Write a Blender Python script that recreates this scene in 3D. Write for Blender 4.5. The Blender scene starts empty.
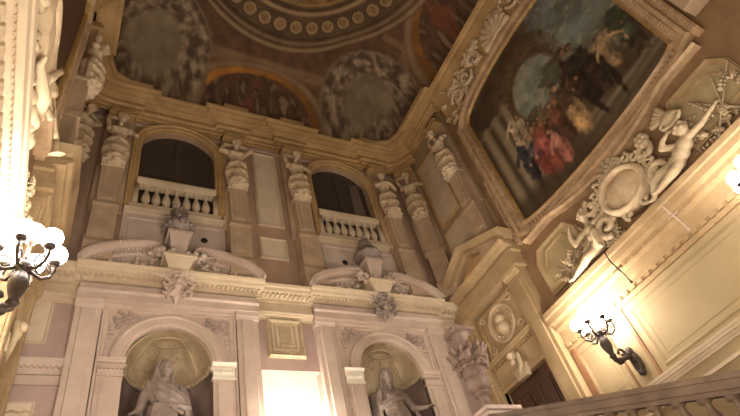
import bpy, bmesh, math, random
from mathutils import Vector, Matrix, noise
PI = math.pi
V = Vector
ZO = 1.6                      # eye height: geometry below is written relative to the eye level
col = bpy.context.scene.collection
random.seed(7)

# room measures (metres): right wall x=XR, left wall x=XL, back wall y=YB, front edge y=YF
XR, XL, YB, YF = 9.5, -1.2, 10.0, -2.3
YC = 3.87                     # centre line of the side walls
BK = lambda u, v, w: (u, YB - w, v)       # u along x, v up, w out of the back wall
RT = lambda u, v, w: (XR - w, u, v)       # u along y
LT = lambda u, v, w: (XL + w, u, v)
PL = lambda u, v, w: (u, v, w)            # plan

# ------------------------------------------------------------------ materials
def lin(c):
    return tuple(((x / 255) / 12.92 if x <= 10 else ((x / 255 + .055) / 1.055) ** 2.4) for x in c) + (1.0,)

def base_mat(name):
    m = bpy.data.materials.new(name); m.use_nodes = True
    nt = m.node_tree; b = nt.nodes['Principled BSDF']
    return m, nt, b

def stone(name, c1, c2, scale=1.2, rough=.6, bump=.15, fine=14, spec=.25):
    m, nt, b = base_mat(name)
    tc = nt.nodes.new('ShaderNodeTexCoord')
    n1 = nt.nodes.new('ShaderNodeTexNoise'); n1.inputs['Scale'].default_value = scale; n1.inputs['Detail'].default_value = 8
    n1.inputs['Roughness'].default_value = .65
    rp = nt.nodes.new('ShaderNodeValToRGB')
    rp.color_ramp.elements[0].position = .32; rp.color_ramp.elements[0].color = lin(c2)
    rp.color_ramp.elements[1].position = .66; rp.color_ramp.elements[1].color = lin(c1)
    n2 = nt.nodes.new('ShaderNodeTexNoise'); n2.inputs['Scale'].default_value = fine; n2.inputs['Detail'].default_value = 6
    bp = nt.nodes.new('ShaderNodeBump'); bp.inputs['Strength'].default_value = bump; bp.inputs['Distance'].default_value = .03
    L = nt.links.new
    L(tc.outputs['Object'], n1.inputs['Vector']); L(tc.outputs['Object'], n2.inputs['Vector'])
    L(n1.outputs['Fac'], rp.inputs['Fac']); L(rp.outputs['Color'], b.inputs['Base Color'])
    L(n2.outputs['Fac'], bp.inputs['Height']); L(bp.outputs['Normal'], b.inputs['Normal'])
    b.inputs['Roughness'].default_value = rough
    b.inputs['Specular IOR Level'].default_value = spec
    return m

def wood(name, c1, c2):
    m, nt, b = base_mat(name)
    tc = nt.nodes.new('ShaderNodeTexCoord'); mp = nt.nodes.new('ShaderNodeMapping')
    mp.inputs['Scale'].default_value = (9, 9, .9)
    n = nt.nodes.new('ShaderNodeTexNoise'); n.inputs['Scale'].default_value = 3; n.inputs['Detail'].default_value = 7
    rp = nt.nodes.new('ShaderNodeValToRGB'); rp.color_ramp.elements[0].color = lin(c2); rp.color_ramp.elements[1].color = lin(c1)
    L = nt.links.new
    L(tc.outputs['Object'], mp.inputs['Vector']); L(mp.outputs['Vector'], n.inputs['Vector'])
    L(n.outputs['Fac'], rp.inputs['Fac']); L(rp.outputs['Color'], b.inputs['Base Color'])
    b.inputs['Roughness'].default_value = .45
    return m

def painted(name, rough=.7, spec=.2, nscale=3.0, nmix=.25):
    """colours come from the mesh's own colour attribute, broken up by a noise texture"""
    m, nt, b = base_mat(name)
    at = nt.nodes.new('ShaderNodeAttribute'); at.attribute_name = 'paint'
    tc = nt.nodes.new('ShaderNodeTexCoord')
    n = nt.nodes.new('ShaderNodeTexNoise'); n.inputs['Scale'].default_value = nscale; n.inputs['Detail'].default_value = 9
    mr = nt.nodes.new('ShaderNodeMapRange'); mr.inputs['To Min'].default_value = 1 - nmix; mr.inputs['To Max'].default_value = 1 + nmix
    mx = nt.nodes.new('ShaderNodeVectorMath'); mx.operation = 'SCALE'
    L = nt.links.new
    L(tc.outputs['Object'], n.inputs['Vector']); L(n.outputs['Fac'], mr.inputs['Value'])
    L(at.outputs['Color'], mx.inputs[0]); L(mr.outputs['Result'], mx.inputs['Scale'])
    L(mx.outputs['Vector'], b.inputs['Base Color'])
    b.inputs['Roughness'].default_value = rough; b.inputs['Specular IOR Level'].default_value = spec
    return m

def plain(name, c, rough=.4, metal=0.0, emit=None, est=0, nscale=20):
    m, nt, b = base_mat(name)
    tc = nt.nodes.new('ShaderNodeTexCoord'); n = nt.nodes.new('ShaderNodeTexNoise'); n.inputs['Scale'].default_value = nscale
    rp = nt.nodes.new('ShaderNodeValToRGB')
    rp.color_ramp.elements[0].color = lin(tuple(x * .8 for x in c)); rp.color_ramp.elements[1].color = lin(c)
    nt.links.new(tc.outputs['Object'], n.inputs['Vector']); nt.links.new(n.outputs['Fac'], rp.inputs['Fac'])
    nt.links.new(rp.outputs['Color'], b.inputs['Base Color'])
    b.inputs['Roughness'].default_value = rough; b.inputs['Metallic'].default_value = metal
    if emit:
        b.inputs['Emission Color'].default_value = lin(emit); b.inputs['Emission Strength'].default_value = est
    return m

M = dict(
    pale=stone('pale_stone', (206, 186, 170), (178, 156, 142), 1.0),
    warm=stone('warm_stone', (208, 189, 162), (180, 159, 132), 1.1),
    gold=stone('golden_stone', (194, 160, 110), (154, 123, 80), 1.0),
    pink=stone('pink_plaster', (182, 158, 147), (162, 137, 127), .8, .7, .06),
    umber=stone('umber_plaster', (184, 154, 130), (154, 126, 104), .8, .7, .06),
    cream=stone('cream_plaster', (168, 147, 112), (148, 128, 95), .6, .65, .05),
    panel=stone('cream_panel', (220, 203, 178), (196, 176, 150), 1.6, .55, .1),
    grey=stone('grey_marble', (164, 148, 138), (120, 106, 98), 2.2, .5, .2),
    white=stone('white_stucco', (200, 180, 148), (166, 145, 116), 2.0, .5, .1),
    stucco=stone('beige_stucco', (218, 196, 164), (176, 150, 118), 2.5, .6, .2),
    shell=stone('gilded_shell', (200, 180, 146), (150, 130, 106), 1.6, .5, .2),
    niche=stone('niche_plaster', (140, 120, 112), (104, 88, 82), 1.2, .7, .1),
    mauve=stone('mauve_marble', (168, 140, 134), (132, 104, 100), 2.0, .5, .08),
    brownm=stone('brown_marble', (150, 112, 80), (112, 80, 54), 2.0, .45, .08),
    brown=stone('brown_upper_plaster', (152, 122, 90), (122, 95, 68), 1.0, .7, .08),
    bright=stone('lamp_whitened_plaster', (236, 228, 212), (222, 212, 194), .8, .6, .05),  # whitened so the colour itself carries the glow of the recess lamp
    urn=stone('weathered_urn_stone', (148, 126, 114), (98, 82, 74), 3.0, .55, .3),
    portal=stone('brownish_portal_stone', (182, 156, 118), (150, 124, 90), 1.2),
    olive=stone('olive_cream_panel', (184, 166, 126), (160, 142, 106), 1.4),
    relief=stone('greyish_relief', (188, 168, 156), (156, 136, 126), 2.0, .6, .1),
    frame=stone('dull_gilt_frame', (196, 166, 130), (152, 124, 94), 2.4, .5, .25),
    gilt=stone('bright_gilt', (188, 150, 88), (140, 106, 58), 5, .35, .2, spec=.6),
    rail=stone('grey_brown_stone', (112, 93, 76), (80, 65, 54), 2.0, .55, .2),
    bronze=plain('dark_bronze', (66, 52, 44), .5, .4),
    globe=plain('opal_glass', (255, 246, 228), .3, 0, (255, 245, 232), 70),
    globe_dim=plain('opal_glass_dim', (255, 246, 228), .3, 0, (255, 245, 232), 30),
    glass=plain('dark_glass', (70, 60, 52), .35),
    curtain=plain('curtain', (120, 104, 90), .8),
    dark=plain('dark_void', (34, 27, 22), .8),
    wood=wood('dark_door_wood', (92, 60, 44), (58, 38, 28)),
    mullion=plain('window_mullion', (76, 62, 52), .6),
    floor=stone('floor_stone', (160, 140, 120), (130, 112, 96), 1.0, .4, .05),
    ceil=painted('ceiling_fresco', .8, .1, 2.2, .35),
    canvas=painted('oil_canvas', .45, .3, 5.0, .3),
)

# ------------------------------------------------------------------ mesh builder
class MB:
    def __init__(s): s.bm = bmesh.new()
    def face(s, pts):
        vs = [s.bm.verts.new(p) for p in pts]
        return s.bm.faces.new(vs)
    def prism(s, f, poly, w0, w1, f2=None):
        a = [s.bm.verts.new(f(u, v, w0)) for u, v in poly]; b = [s.bm.verts.new(f(u, v, w1)) for u, v in (f2 or poly)]
        n = len(a)
        s.bm.faces.new(a); s.bm.faces.new(b[::-1])
        for i in range(n): s.bm.faces.new((a[i], a[(i + 1) % n], b[(i + 1) % n], b[i]))
        return s
    def box(s, f, u0, u1, v0, v1, w0, w1, bev=0):
        if bev:
            s.prism(f, [(u0, v0), (u1, v0), (u1, v1), (u0, v1)], w0, w1 - bev)
            return s.prism(f, [(u0, v0), (u1, v0), (u1, v1), (u0, v1)], w1 - bev, w1,
                           [(u0 + bev, v0 + bev), (u1 - bev, v0 + bev), (u1 - bev, v1 - bev), (u0 + bev, v1 - bev)])
        return s.prism(f, [(u0, v0), (u1, v0), (u1, v1), (u0, v1)], w0, w1)
    def sweep(s, f, path, prof, closed=False):
        """moulding: section prof [(a to the left of the path, b out of the plane)] swept along path with mitres"""
        P = [V(p) for p in path]; n = len(P); rings = []
        for i in range(n):
            d1 = (P[i] - P[i - 1]).normalized() if (closed or i > 0) else None
            d2 = (P[(i + 1) % n] - P[i]).normalized() if (closed or i < n - 1) else None
            d1 = d1 or d2; d2 = d2 or d1
            n1 = V((-d1.y, d1.x)); n2 = V((-d2.y, d2.x))
            m = (n1 + n2) / max(.25, 1 + n1.dot(n2))
            rings.append([s.bm.verts.new(f(P[i].x + m.x * a, P[i].y + m.y * a, b)) for a, b in prof])
        k = len(prof)
        for i in range(n if closed else n - 1):
            r, q = rings[i], rings[(i + 1) % n]
            for j in range(k): s.bm.faces.new((r[j], r[(j + 1) % k], q[(j + 1) % k], q[j]))
        if not closed: s.bm.faces.new(rings[0][::-1]); s.bm.faces.new(rings[-1])
        return s
    def lathe(s, c, prof, n=20, mod=None, rot=None):
        """prof [(r,z)] turned about the vertical through c; mod(angle, z) scales the radius"""
        rings = []
        for r, z in prof:
            ring = []
            for i in range(n):
                t = 2 * PI * i / n
                rr = r * (mod(t, z) if mod else 1)
                p = V((rr * math.cos(t), rr * math.sin(t), z))
                if rot: p = rot @ p
                ring.append(s.bm.verts.new(p + V(c)))
            rings.append(ring)
        for a, b in zip(rings, rings[1:]):
            for i in range(n): s.bm.faces.new((a[i], a[(i + 1) % n], b[(i + 1) % n], b[i]))
        s.bm.faces.new(rings[0][::-1]); s.bm.faces.new(rings[-1])
        return s
    def ell(s, c, r, rot=None, sub=2):
        if not hasattr(r, '__len__'): r = (r, r, r)
        m = Matrix.Translation(V(c)) @ (rot.to_4x4() if rot else Matrix()) @ Matrix.Diagonal((r[0], r[1], r[2], 1))
        bmesh.ops.create_icosphere(s.bm, subdivisions=sub, radius=1, matrix=m)
        return s
    def cap(s, p0, p1, r0, r1=None, n=12):
        """tapered limb with round ends"""
        r1 = r0 if r1 is None else r1
        p0 = V(p0); p1 = V(p1); d = p1 - p0; L = d.length
        q = V((0, 0, 1)).rotation_difference(d.normalized() if L > 1e-6 else V((0, 0, 1)))
        prof = [(r0 * math.sin(t), -r0 * math.cos(t)) for t in (.15, .6, 1.1, PI / 2)] + \
               [(r1 * math.cos(t), L + r1 * math.sin(t)) for t in (0, .5, 1.0, 1.42)]
        rings = []
        for r, z in prof:
            rings.append([s.bm.verts.new(p0 + q @ V((r * math.cos(2 * PI * i / n), r * math.sin(2 * PI * i / n), z))) for i in range(n)])
        for a, b in zip(rings, rings[1:]):
            for i in range(n): s.bm.faces.new((a[i], a[(i + 1) % n], b[(i + 1) % n], b[i]))
        s.bm.faces.new(rings[0][::-1]); s.bm.faces.new(rings[-1])
        return s
    def chain(s, pts, r0, r1=None):
        r1 = r0 if r1 is None else r1
        n = len(pts) - 1
        for i in range(n):
            a = r0 + (r1 - r0) * i / n; b = r0 + (r1 - r0) * (i + 1) / n
            s.cap(pts[i], pts[i + 1], a, b)
        return s
    def tube(s, pts, r, n=8, taper=None):
        P = [V(p) for p in pts]; rings = []; up = V((.13, .21, .97))
        for i, p in enumerate(P):
            d = (P[min(i + 1, len(P) - 1)] - P[max(i - 1, 0)]).normalized()
            a = d.cross(up)
            if a.length < .05: a = d.cross(V((1, 0, 0)))
            a.normalize(); b = d.cross(a)
            rr = r if taper is None else r + (taper - r) * i / (len(P) - 1)
            rings.append([s.bm.verts.new(p + a * rr * math.cos(2 * PI * k / n) + b * rr * math.sin(2 * PI * k / n)) for k in range(n)])
        for a, b in zip(rings, rings[1:]):
            for i in range(n): s.bm.faces.new((a[i], a[(i + 1) % n], b[(i + 1) % n], b[i]))
        s.bm.faces.new(rings[0][::-1]); s.bm.faces.new(rings[-1])
        return s
    def mesh(s, name, smooth=False, shift=(0, 0, 0)):
        bmesh.ops.translate(s.bm, verts=s.bm.verts, vec=V(shift))
        bmesh.ops.recalc_face_normals(s.bm, faces=s.bm.faces)
        me = bpy.data.meshes.new(name); s.bm.to_mesh(me); s.bm.free()
        if smooth:
            for p in me.polygons: p.use_smooth = True
        return me
    def blob(s, name, voxel=.03, it=3, shift=(0, 0, 0)):
        """fuse everything into one continuous carved surface"""
        me = s.mesh(name + '_raw', False, shift)
        o = bpy.data.objects.new('tmp', me); col.objects.link(o)
        r = o.modifiers.new('r', 'REMESH'); r.mode = 'VOXEL'; r.voxel_size = voxel; r.use_smooth_shade = True
        sm = o.modifiers.new('s', 'SMOOTH'); sm.iterations = it; sm.factor = .5
        dg = bpy.context.evaluated_depsgraph_get()
        out = bpy.data.meshes.new_from_object(o.evaluated_get(dg), depsgraph=dg)
        out.name = name
        bpy.data.objects.remove(o); bpy.data.meshes.remove(me)
        for p in out.polygons: p.use_smooth = True
        return out

# ------------------------------------------------------------------ objects
def thing(name, label, cat, loc, rotz=0, group=None, kind=None):
    o = bpy.data.objects.new(name, None); col.objects.link(o); o.empty_display_size = .1
    o.location = (loc[0], loc[1], loc[2] + ZO); o.rotation_euler = (0, 0, rotz)
    o['label'] = label; o['category'] = cat
    if group: o['group'] = group
    if kind: o['kind'] = kind
    o['org'] = tuple(loc)
    return o
def link(name, me, mat, parent=None, label=None):
    o = bpy.data.objects.new(name, me); col.objects.link(o)
    me.materials.clear(); me.materials.append(M[mat])
    if parent is not None: o.parent = parent
    else: o.location.z = ZO
    if label: o['label'] = label
    return o
def root_of(o):
    while o.parent is not None: o = o.parent
    return o
def part(name, mb, mat, parent, smooth=False, label=None, blob=None):
    """mb is in room coordinates; the part hangs under parent, in the frame of the thing"""
    og = root_of(parent)['org']
    sh = (-og[0], -og[1], -og[2])
    me = mb.blob(name, blob, shift=sh) if blob else mb.mesh(name, smooth, sh)
    return link(name, me, mat, parent, label)
def single(name, mb, mat, label, cat, loc, smooth=False, group=None, blob=None):
    sh = (-loc[0], -loc[1], -loc[2])
    me = mb.blob(name, blob, shift=sh) if blob else mb.mesh(name, smooth, sh)
    o = link(name, me, mat); o.location = (loc[0], loc[1], loc[2] + ZO)
    o['label'] = label; o['category'] = cat
    if group: o['group'] = group
    return o
def struct(name, mb, mat, label=None, cat=None, smooth=False):
    o = link(name, mb.mesh(name, smooth), mat)
    o['kind'] = 'structure'
    if label: o['label'] = label; o['category'] = cat
    return o
def copy_tree(src, loc, rotz, label, group=None, name=None):
    r = src.copy(); col.objects.link(r)
    if name: r.name = name
    r.location = (loc[0], loc[1], loc[2] + ZO); r.rotation_euler = (0, 0, rotz); r['label'] = label
    if group: r['group'] = group
    for ch in list(src.children):
        c = ch.copy(); col.objects.link(c); c.parent = r
        for g in ch.children:
            d = g.copy(); col.objects.link(d); d.parent = c
    return r

# moulding sections: (a inward from path, b out)
def sec(w, h, base=0.0):
    return [(0, base), (0, base + h * .45), (w * .18, base + h * .55), (w * .3, base + h), (w * .55, base + h * .9), (w * .72, base + h * .5), (w, base + h * .35), (w, base)]
FLAT = lambda w, h, b=0.0: [(0, b), (0, b + h), (w, b + h), (w, b)]
rect = lambda u0, u1, v0, v1: [(u0, v0), (u1, v0), (u1, v1), (u0, v1)]
def arc(cu, cv, ru, rv, t0, t1, n):
    return [(cu + ru * math.cos(t0 + (t1 - t0) * i / n), cv + rv * math.sin(t0 + (t1 - t0) * i / n)) for i in range(n + 1)]
def cornice_sec(h, out, b=0.0, foot=.25):
    """string-course section for a level path running with the wall on its right: a is up"""
    return [(0, b), (0, b + out * foot), (h * .2, b + out * foot), (h * .32, b + out * .45), (h * .45, b + out * .5), (h * .52, b + out * .8),
            (h * .75, b + out * .85), (h * .8, b + out * .95), (h, b + out), (h, b)]
def dentils(mb, f, u0, u1, v0, v1, w0, w1, step, fill=.55):
    n = max(1, int(abs(u1 - u0) / step)); st = (u1 - u0) / n
    for i in range(n):
        a = u0 + st * (i + (1 - fill) / 2); mb.box(f, a, a + st * fill, v0, v1, w0, w1)
def lumps(mb, f, pts, r, depth=None):
    for u, v, w in pts:
        k = r * random.uniform(.7, 1.25)
        mb.ell(f(u, v, w), k, sub=1)
def scroll_pts(cu, cv, r0, r1, t0, t1, n=18):
    return [(cu + (r0 + (r1 - r0) * i / n) * math.cos(t0 + (t1 - t0) * i / n), cv + (r0 + (r1 - r0) * i / n) * math.sin(t0 + (t1 - t0) * i / n)) for i in range(n + 1)]
def leaf(mb, f, u, v, w, ang, L, W, h):
    """a raised acanthus leaf lying on the wall"""
    ca, sa = math.cos(ang), math.sin(ang)
    for k in range(4):
        t = k / 3.0
        mb.ell(f(u + ca * L * t, v + sa * L * t, w + h * (.5 + .4 * math.sin(PI * t))), W * (1 - .55 * t), sub=1)
    for sgn in (-1, 1):
        for k in (1, 2):
            t = k / 3.0
            mb.ell(f(u + ca * L * t - sgn * sa * W * .9, v + sa * L * t + sgn * ca * W * .9, w + h * .4), W * .5, sub=1)
# ================================================================== SETTING
def arch_slices(mb, f, cu, ru, rv, vs, vt, w0, w1, n=20):
    pts = arc(cu, vs, ru, rv, PI, 0, n)
    for (a, b), (c, d) in zip(pts, pts[1:]):
        mb.prism(f, [(a, b), (c, d), (c, vt), (a, vt)], w0, w1)
BAYS = (1.63, 6.72)                       # centres of the two niche bays
WINS = (1.6, 6.66)                        # centres of the two balcony windows
NR = .84                                  # niche radius
NS = 6.22                                 # niche springing
ND = 1.2
NF = 3.55                                 # niche floor
WB, WS, WRI, WH = 10.62, 13.08, .9, 1.0   # window opening bottom, springing, rise, half width
SPL = 8.3                                 # the lower storey ends here
def wall_with_openings(name, v0, v1, ops, mat, label):
    """ops: (cu, half, bottom, spring, rise) sorted along the wall; rise 0 is a square head"""
    mb = MB(); u = XL
    for cu, hw, b, sp, ri in ops:
        mb.box(BK, u, cu - hw, v0, v1, -.6, 0)
        if b > v0: mb.box(BK, cu - hw, cu + hw, v0, b, -.6, 0)
        if ri: arch_slices(mb, BK, cu, hw, ri, sp, v1, -.6, 0)
        else: mb.box(BK, cu - hw, cu + hw, sp, v1, -.6, 0)
        u = cu + hw
    mb.box(BK, u, XR, v0, v1, -.6, 0)
    return struct(name, mb, mat, label, 'wall')
wall_with_openings('wall_back', -1.6, SPL, [(BAYS[0], NR, NF, NS, NR), (4.16, .72, 3.0, 6.2, 0), (BAYS[1], NR, NF, NS, NR)], 'pink', 'lower storey of the end wall with two statue niches')
wall_with_openings('wall_back', SPL, 17.7, [(WINS[0], WH, WB, WS, WRI), (WINS[1], WH, WB, WS, WRI)], 'umber', 'upper storey of the end wall with two arched balcony windows')
mb = MB(); mb.box(BK, 3.44, 4.88, 3.0, 6.2, -.6, -.22); struct('wall_back', mb, 'bright', 'plain recess with lamp glow put into its colour, below the framed tablet, between the two niches', 'wall')
mb = MB(); mb.box(RT, YF, 7.75, -1.6, 5.1, -.5, 0); mb.box(RT, 7.75, 9.42, 5.42, 17.7, -.5, 0); mb.box(RT, 9.42, YB, -1.6, 17.7, -.5, 0); mb.box(RT, 7.75, 9.42, -1.6, 2.9, -.5, 0); mb.box(RT, 7.2, 7.75, 5.1, 17.7, -.5, 0)
struct('wall_right', mb, 'cream', 'pale plain lower wall on the right, lit by bracket lamps', 'wall')
mb = MB(); mb.box(RT, YF, 7.2, 5.1, 17.7, -.5, 0); struct('wall_right', mb, 'brown', 'upper right wall behind the great painting', 'wall')
mb = MB(); mb.box(LT, YF, 7.2, -1.6, 5.1, -.5, 0); mb.box(LT, 7.2, 7.75, -1.6, 17.7, -.5, 0); mb.box(LT, 9.42, YB, -1.6, 17.7, -.5, 0); mb.box(LT, 7.75, 9.42, 5.42, 17.7, -.5, 0); mb.box(LT, 7.75, 9.42, -1.6, 2.9, -.5, 0)
struct('wall_left', mb, 'cream', 'pale lower wall close on the left edge', 'wall')
mb = MB(); mb.box(LT, YF, 7.2, 5.1, 17.7, -.5, 0); struct('wall_left', mb, 'brown', 'upper left wall above the string course', 'wall')
mb = MB(); mb.box(PL, XL, XR, YF, YB, -1.7, -1.6); struct('floor', mb, 'floor', 'stone floor of the stair hall, below the view', 'floor')
mb = MB(); mb.box(PL, XL, XR, 8.25, YB, 2.7, 3.0); mb.box(PL, 7.5, XR, 7.0, 8.25, 2.7, 3.0); struct('floor', mb, 'floor', 'upper landing along the end wall', 'floor')

# ------------------------------------------------------------------ ceiling: cove rising to a flat, frescoed
def ceil_h(x, y):
    d = min(XR - .45 - x, x - XL - .45, YB - .45 - y, y - YF - .45)
    d = max(0, min(d, 3.2))
    return 14.95 + 2.65 * math.sqrt(max(0, 1 - (1 - d / 3.2) ** 2))
def mix(a, b, t):
    t = max(0, min(1, t)); return tuple(p + (q - p) * t for p, q in zip(a, b))
def band(x, c, w): return max(0, 1 - abs(x - c) / w)
def fbm(x, y, s, z=0): return noise.fractal(V((x * s, y * s, z)), .9, 2.1, 5)
CEN = (4.15, 3.85)
def sst(a, b, x):
    t = max(0, min(1, (x - a) / (b - a))); return t * t * (3 - 2 * t)
def ceil_paint(x, y):
    r = math.hypot(x - CEN[0], y - CEN[1]); a = math.atan2(y - CEN[1], x - CEN[0])
    n1 = fbm(x, y, 1.1); n2 = fbm(x, y, 3.4, 5) * .8; n3 = fbm(x, y, 6.5, 9) * .6
    c = mix((86, 68, 52), (66, 52, 40), .5 + n1)
    ax = abs(x - CEN[0]); ay = abs(y - CEN[1])
    if r > 4.1: c = mix((86, 62, 46), (68, 50, 38), .5 + n2)
    for q in (band(ay, 4.65, .2), band(ax, 4.3, .2), band(ax, 2.45, .16) if ay > 4.0 else 0, band(ay, 2.45, .16) if ax > 3.4 else 0):
        if r > 4.05: c = mix(c, (112, 92, 70), .7 * min(1, q * 2.2))
    for (u, v, hu, hv, sd) in ((x - CEN[0] + .2, (YB - .3) - y, 2.2, 1.05, 1), (x - CEN[0], y - (YF + .3), 2.2, 1.05, 1), (y - CEN[1], (XR - .3) - x, 2.7, 1.25, 1), (y - CEN[1], x - (XL + .3), 2.7, 1.25, 1)):
        k = math.hypot(u / hu, v / hv)
        if k < 1.16:
            inn = mix((76, 56, 42), (52, 40, 32), .5 + n2)
            inn = mix(inn, (128, 106, 82), .75 * sst(.1, .55, n2 + .5 * n3) * sst(1.0, .2, v / 1.6))
            inn = mix(inn, (100, 54, 40), .7 * sst(.15, .5, n1 - .3 * n2))
            inn = mix(inn, (112, 98, 80), .5 * sst(.6, .2, v) * sst(-.1, .4, n3))
            gold = mix((152, 100, 44), (100, 68, 36), sst(-2, 2.2, u) + n2 * .5)
            c = mix(inn, gold, sst(.86, .89, k)); c = mix(c, mix((112, 92, 70), (90, 72, 54), abs(k - 1.08) * 12), sst(.99, 1.02, k))
    for sx in (-1, 1):
        for sy in (-1, 1):
            du, dv = x - (CEN[0] + sx * 3.72), y - (CEN[1] + sy * 4.72)
            p = (du * sx + dv * sy) / 1.414; q = (du * sx - dv * sy) / 1.414
            k = math.hypot(p / 1.5, q / 1.78) + n2 * .08
            if k < 1.12:
                sky = mix((112, 100, 80), (92, 80, 64), .5 + n1)
                fig = mix((66, 54, 44), (122, 106, 86), sst(-.45, .45, n2 + .6 * n3)); fig = mix(fig, (146, 126, 102), .7 * sst(.2, .6, n3 + .5 * n2))
                d = mix(sky, fig, sst(.42, .58, k)); d = mix(d, (100, 84, 64), sst(1.0, 1.06, k) * .8)
                c = mix(c, d, sst(1.12, 1.06, k))
    if r < 4.15:
        c = mix((78, 62, 46), (64, 50, 38), .5 + n1)
        for rr, w, cc in ((4.05, .08, (118, 98, 74)), (3.84, .06, (108, 88, 68)), (3.7, .05, (54, 42, 32)), (2.86, .1, (128, 106, 78)), (2.72, .06, (60, 46, 34)), (2.55, .07, (118, 94, 60))):
            c = mix(c, cc, band(r, rr, w) * 1.6)
        s = 2 * PI / 38
        aa = (a / s) % 1 - .5
        d = math.hypot(aa * s * 3.32, r - 3.32)
        if d < .27:
            md = mix(mix((124, 102, 72), (92, 72, 46), .5 + n3 * 1.4), (132, 110, 78), sst(.13, .16, d)); c = mix(c, mix(md, (58, 46, 34), sst(.19, .22, d)), sst(.27, .24, d))
        if r < 2.5:
            d = mix((112, 86, 50), (62, 48, 36), .5 + n2 * 1.5); c = mix(d, (132, 112, 82), .7 * sst(.05, .45, n1 + .3 * n3))
    return tuple(min(255, q * 1.3) for q in mix(c, (84, 68, 52), .1))
def painted_grid(name, f, u0, u1, v0, v1, nu, nv, hfun, cfun):
    vs = []; cs = []
    for j in range(nv + 1):
        for i in range(nu + 1):
            u = u0 + (u1 - u0) * i / nu; v = v0 + (v1 - v0) * j / nv
            vs.append(f(u, v, hfun(u, v))); cs += lin(cfun(u, v))
    fs = [(j * (nu + 1) + i, j * (nu + 1) + i + 1, (j + 1) * (nu + 1) + i + 1, (j + 1) * (nu + 1) + i) for j in range(nv) for i in range(nu)]
    me = bpy.data.meshes.new(name); me.from_pydata(vs, [], fs)
    ca = me.color_attributes.new(name='paint', type='FLOAT_COLOR', domain='POINT')
    ca.data.foreach_set('color', cs)
    for p in me.polygons: p.use_smooth = True
    me.update()
    return me
me = painted_grid('ceiling', PL, XL, XR, YF, YB, 230, 262, ceil_h, ceil_paint)
o = link('ceiling', me, 'ceil'); o['kind'] = 'structure'; o['label'] = 'dark frescoed ceiling with a painted ring of medallions'; o['category'] = 'ceiling'

# ------------------------------------------------------------------ main cornice (trim) round the hall, with breaks over the caryatids
CARX = (-.02, 3.14, 5.02, 8.12)
jog = .16
def jogs(cs, hw):
    out = []
    for c in cs: out += [(c - hw, 0), (c - hw, 1), (c + hw, 1), (c + hw, 0)]
    return out
SIDE = (.42, 7.58)                                          # caryatids on the side walls
csec = [(0, 14.2), (.07, 14.2), (.07, 14.3), (.12, 14.32), (.12, 14.44), (.19, 14.48), (.19, 14.56), (.13, 14.58), (.13, 14.7), (.24, 14.74), (.3, 14.76), (.3, 14.8), (.46, 14.82), (.48, 14.88), (.56, 14.92), (.58, 14.97), (0, 14.99)]
ssec = [(a, 14.6 + (z - 14.2) * .39 / .79) for a, z in csec]
path = [(XR, 9.1), (XR - .22, 9.55), (XR - .5, YB - .22), (XR - .95, YB)]
for c in CARX[::-1]:
    path += [(c + .36, YB), (c + .36, YB - jog), (c - .36, YB - jog), (c - .36, YB)] if c > .3 else [(c + .36, YB), (c + .36, YB - jog), (c - .24, YB - jog)]
path += [(XL + .5, YB - .22), (XL + .22, 9.55), (XL, 9.1)]
mb = MB(); mb.sweep(PL, path, csec)
struct('trim_1', mb, 'gold', 'deep golden cornice of the end wall under the painted ceiling', 'cornice')
COVE = [(0, 13.45), (.04, 13.45), (.07, 13.7), (.14, 14.1), (.27, 14.5), (.42, 14.76), (.44, 14.84), (.52, 14.88), (.58, 14.97), (0, 14.99)]
def cove_w(v):
    for (w0, z0), (w1, z1) in zip(COVE[1:5], COVE[2:6]):
        if z0 <= v <= z1: return w0 + (w1 - w0) * (v - z0) / (z1 - z0)
    return 0 if v < 13.45 else .4
def side_cornice(n, sgn, where):
    X0 = XR if sgn > 0 else XL
    for k, (y0, y1, sc) in enumerate(((YF, .86, ssec), (.86, 6.95, COVE), (6.95, 9.1, ssec))):
        pts = [(X0, y0)] + [(X0 - sgn * jog * j, c) for c, j in jogs([q for q in SIDE if y0 < q < y1], .36)] + [(X0, y1)]
        mb = MB(); mb.sweep(PL, pts if sgn > 0 else pts[::-1], sc)
        struct('trim_%d' % (n + k), mb, 'gold', where % ('at its near end', 'and cove over the painting', 'beside the corner')[k], 'cornice')
side_cornice(13, 1, 'golden cornice of the right wall %s')
side_cornice(16, -1, 'golden cornice of the left wall %s')
def cornice_cap(name, pts, label):
    mb = MB()
    mb.sweep(PL, pts, [(0, 14.97), (.56, 14.97), (.6, 15.03), (.6, 15.1), (.68, 15.18), (.68, 15.27), (0, 15.27)])
    struct(name, mb, 'gold', label, 'cornice')
cornice_cap('trim_2', [(3.56, YB), (2.78, YB)], 'raised block of cornice left of the centre of the end wall')
cornice_cap('trim_3', [(5.46, YB), (4.64, YB)], 'raised block of cornice right of the centre of the end wall')
cornice_cap('trim_4', [(XR, 6.8), (XR, 8.9), (XR - .25, 9.5), (XR - .5, YB - .25), (XR - 1.1, YB), (7.55, YB)], 'curved corner of the cornice at the right')
cornice_cap('trim_5', [(.66, YB), (XL + 1.1, YB), (XL + .5, YB - .25), (XL + .25, 9.5), (XL, 8.9), (XL, 6.8)], 'curved corner of the cornice at the left')
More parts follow.
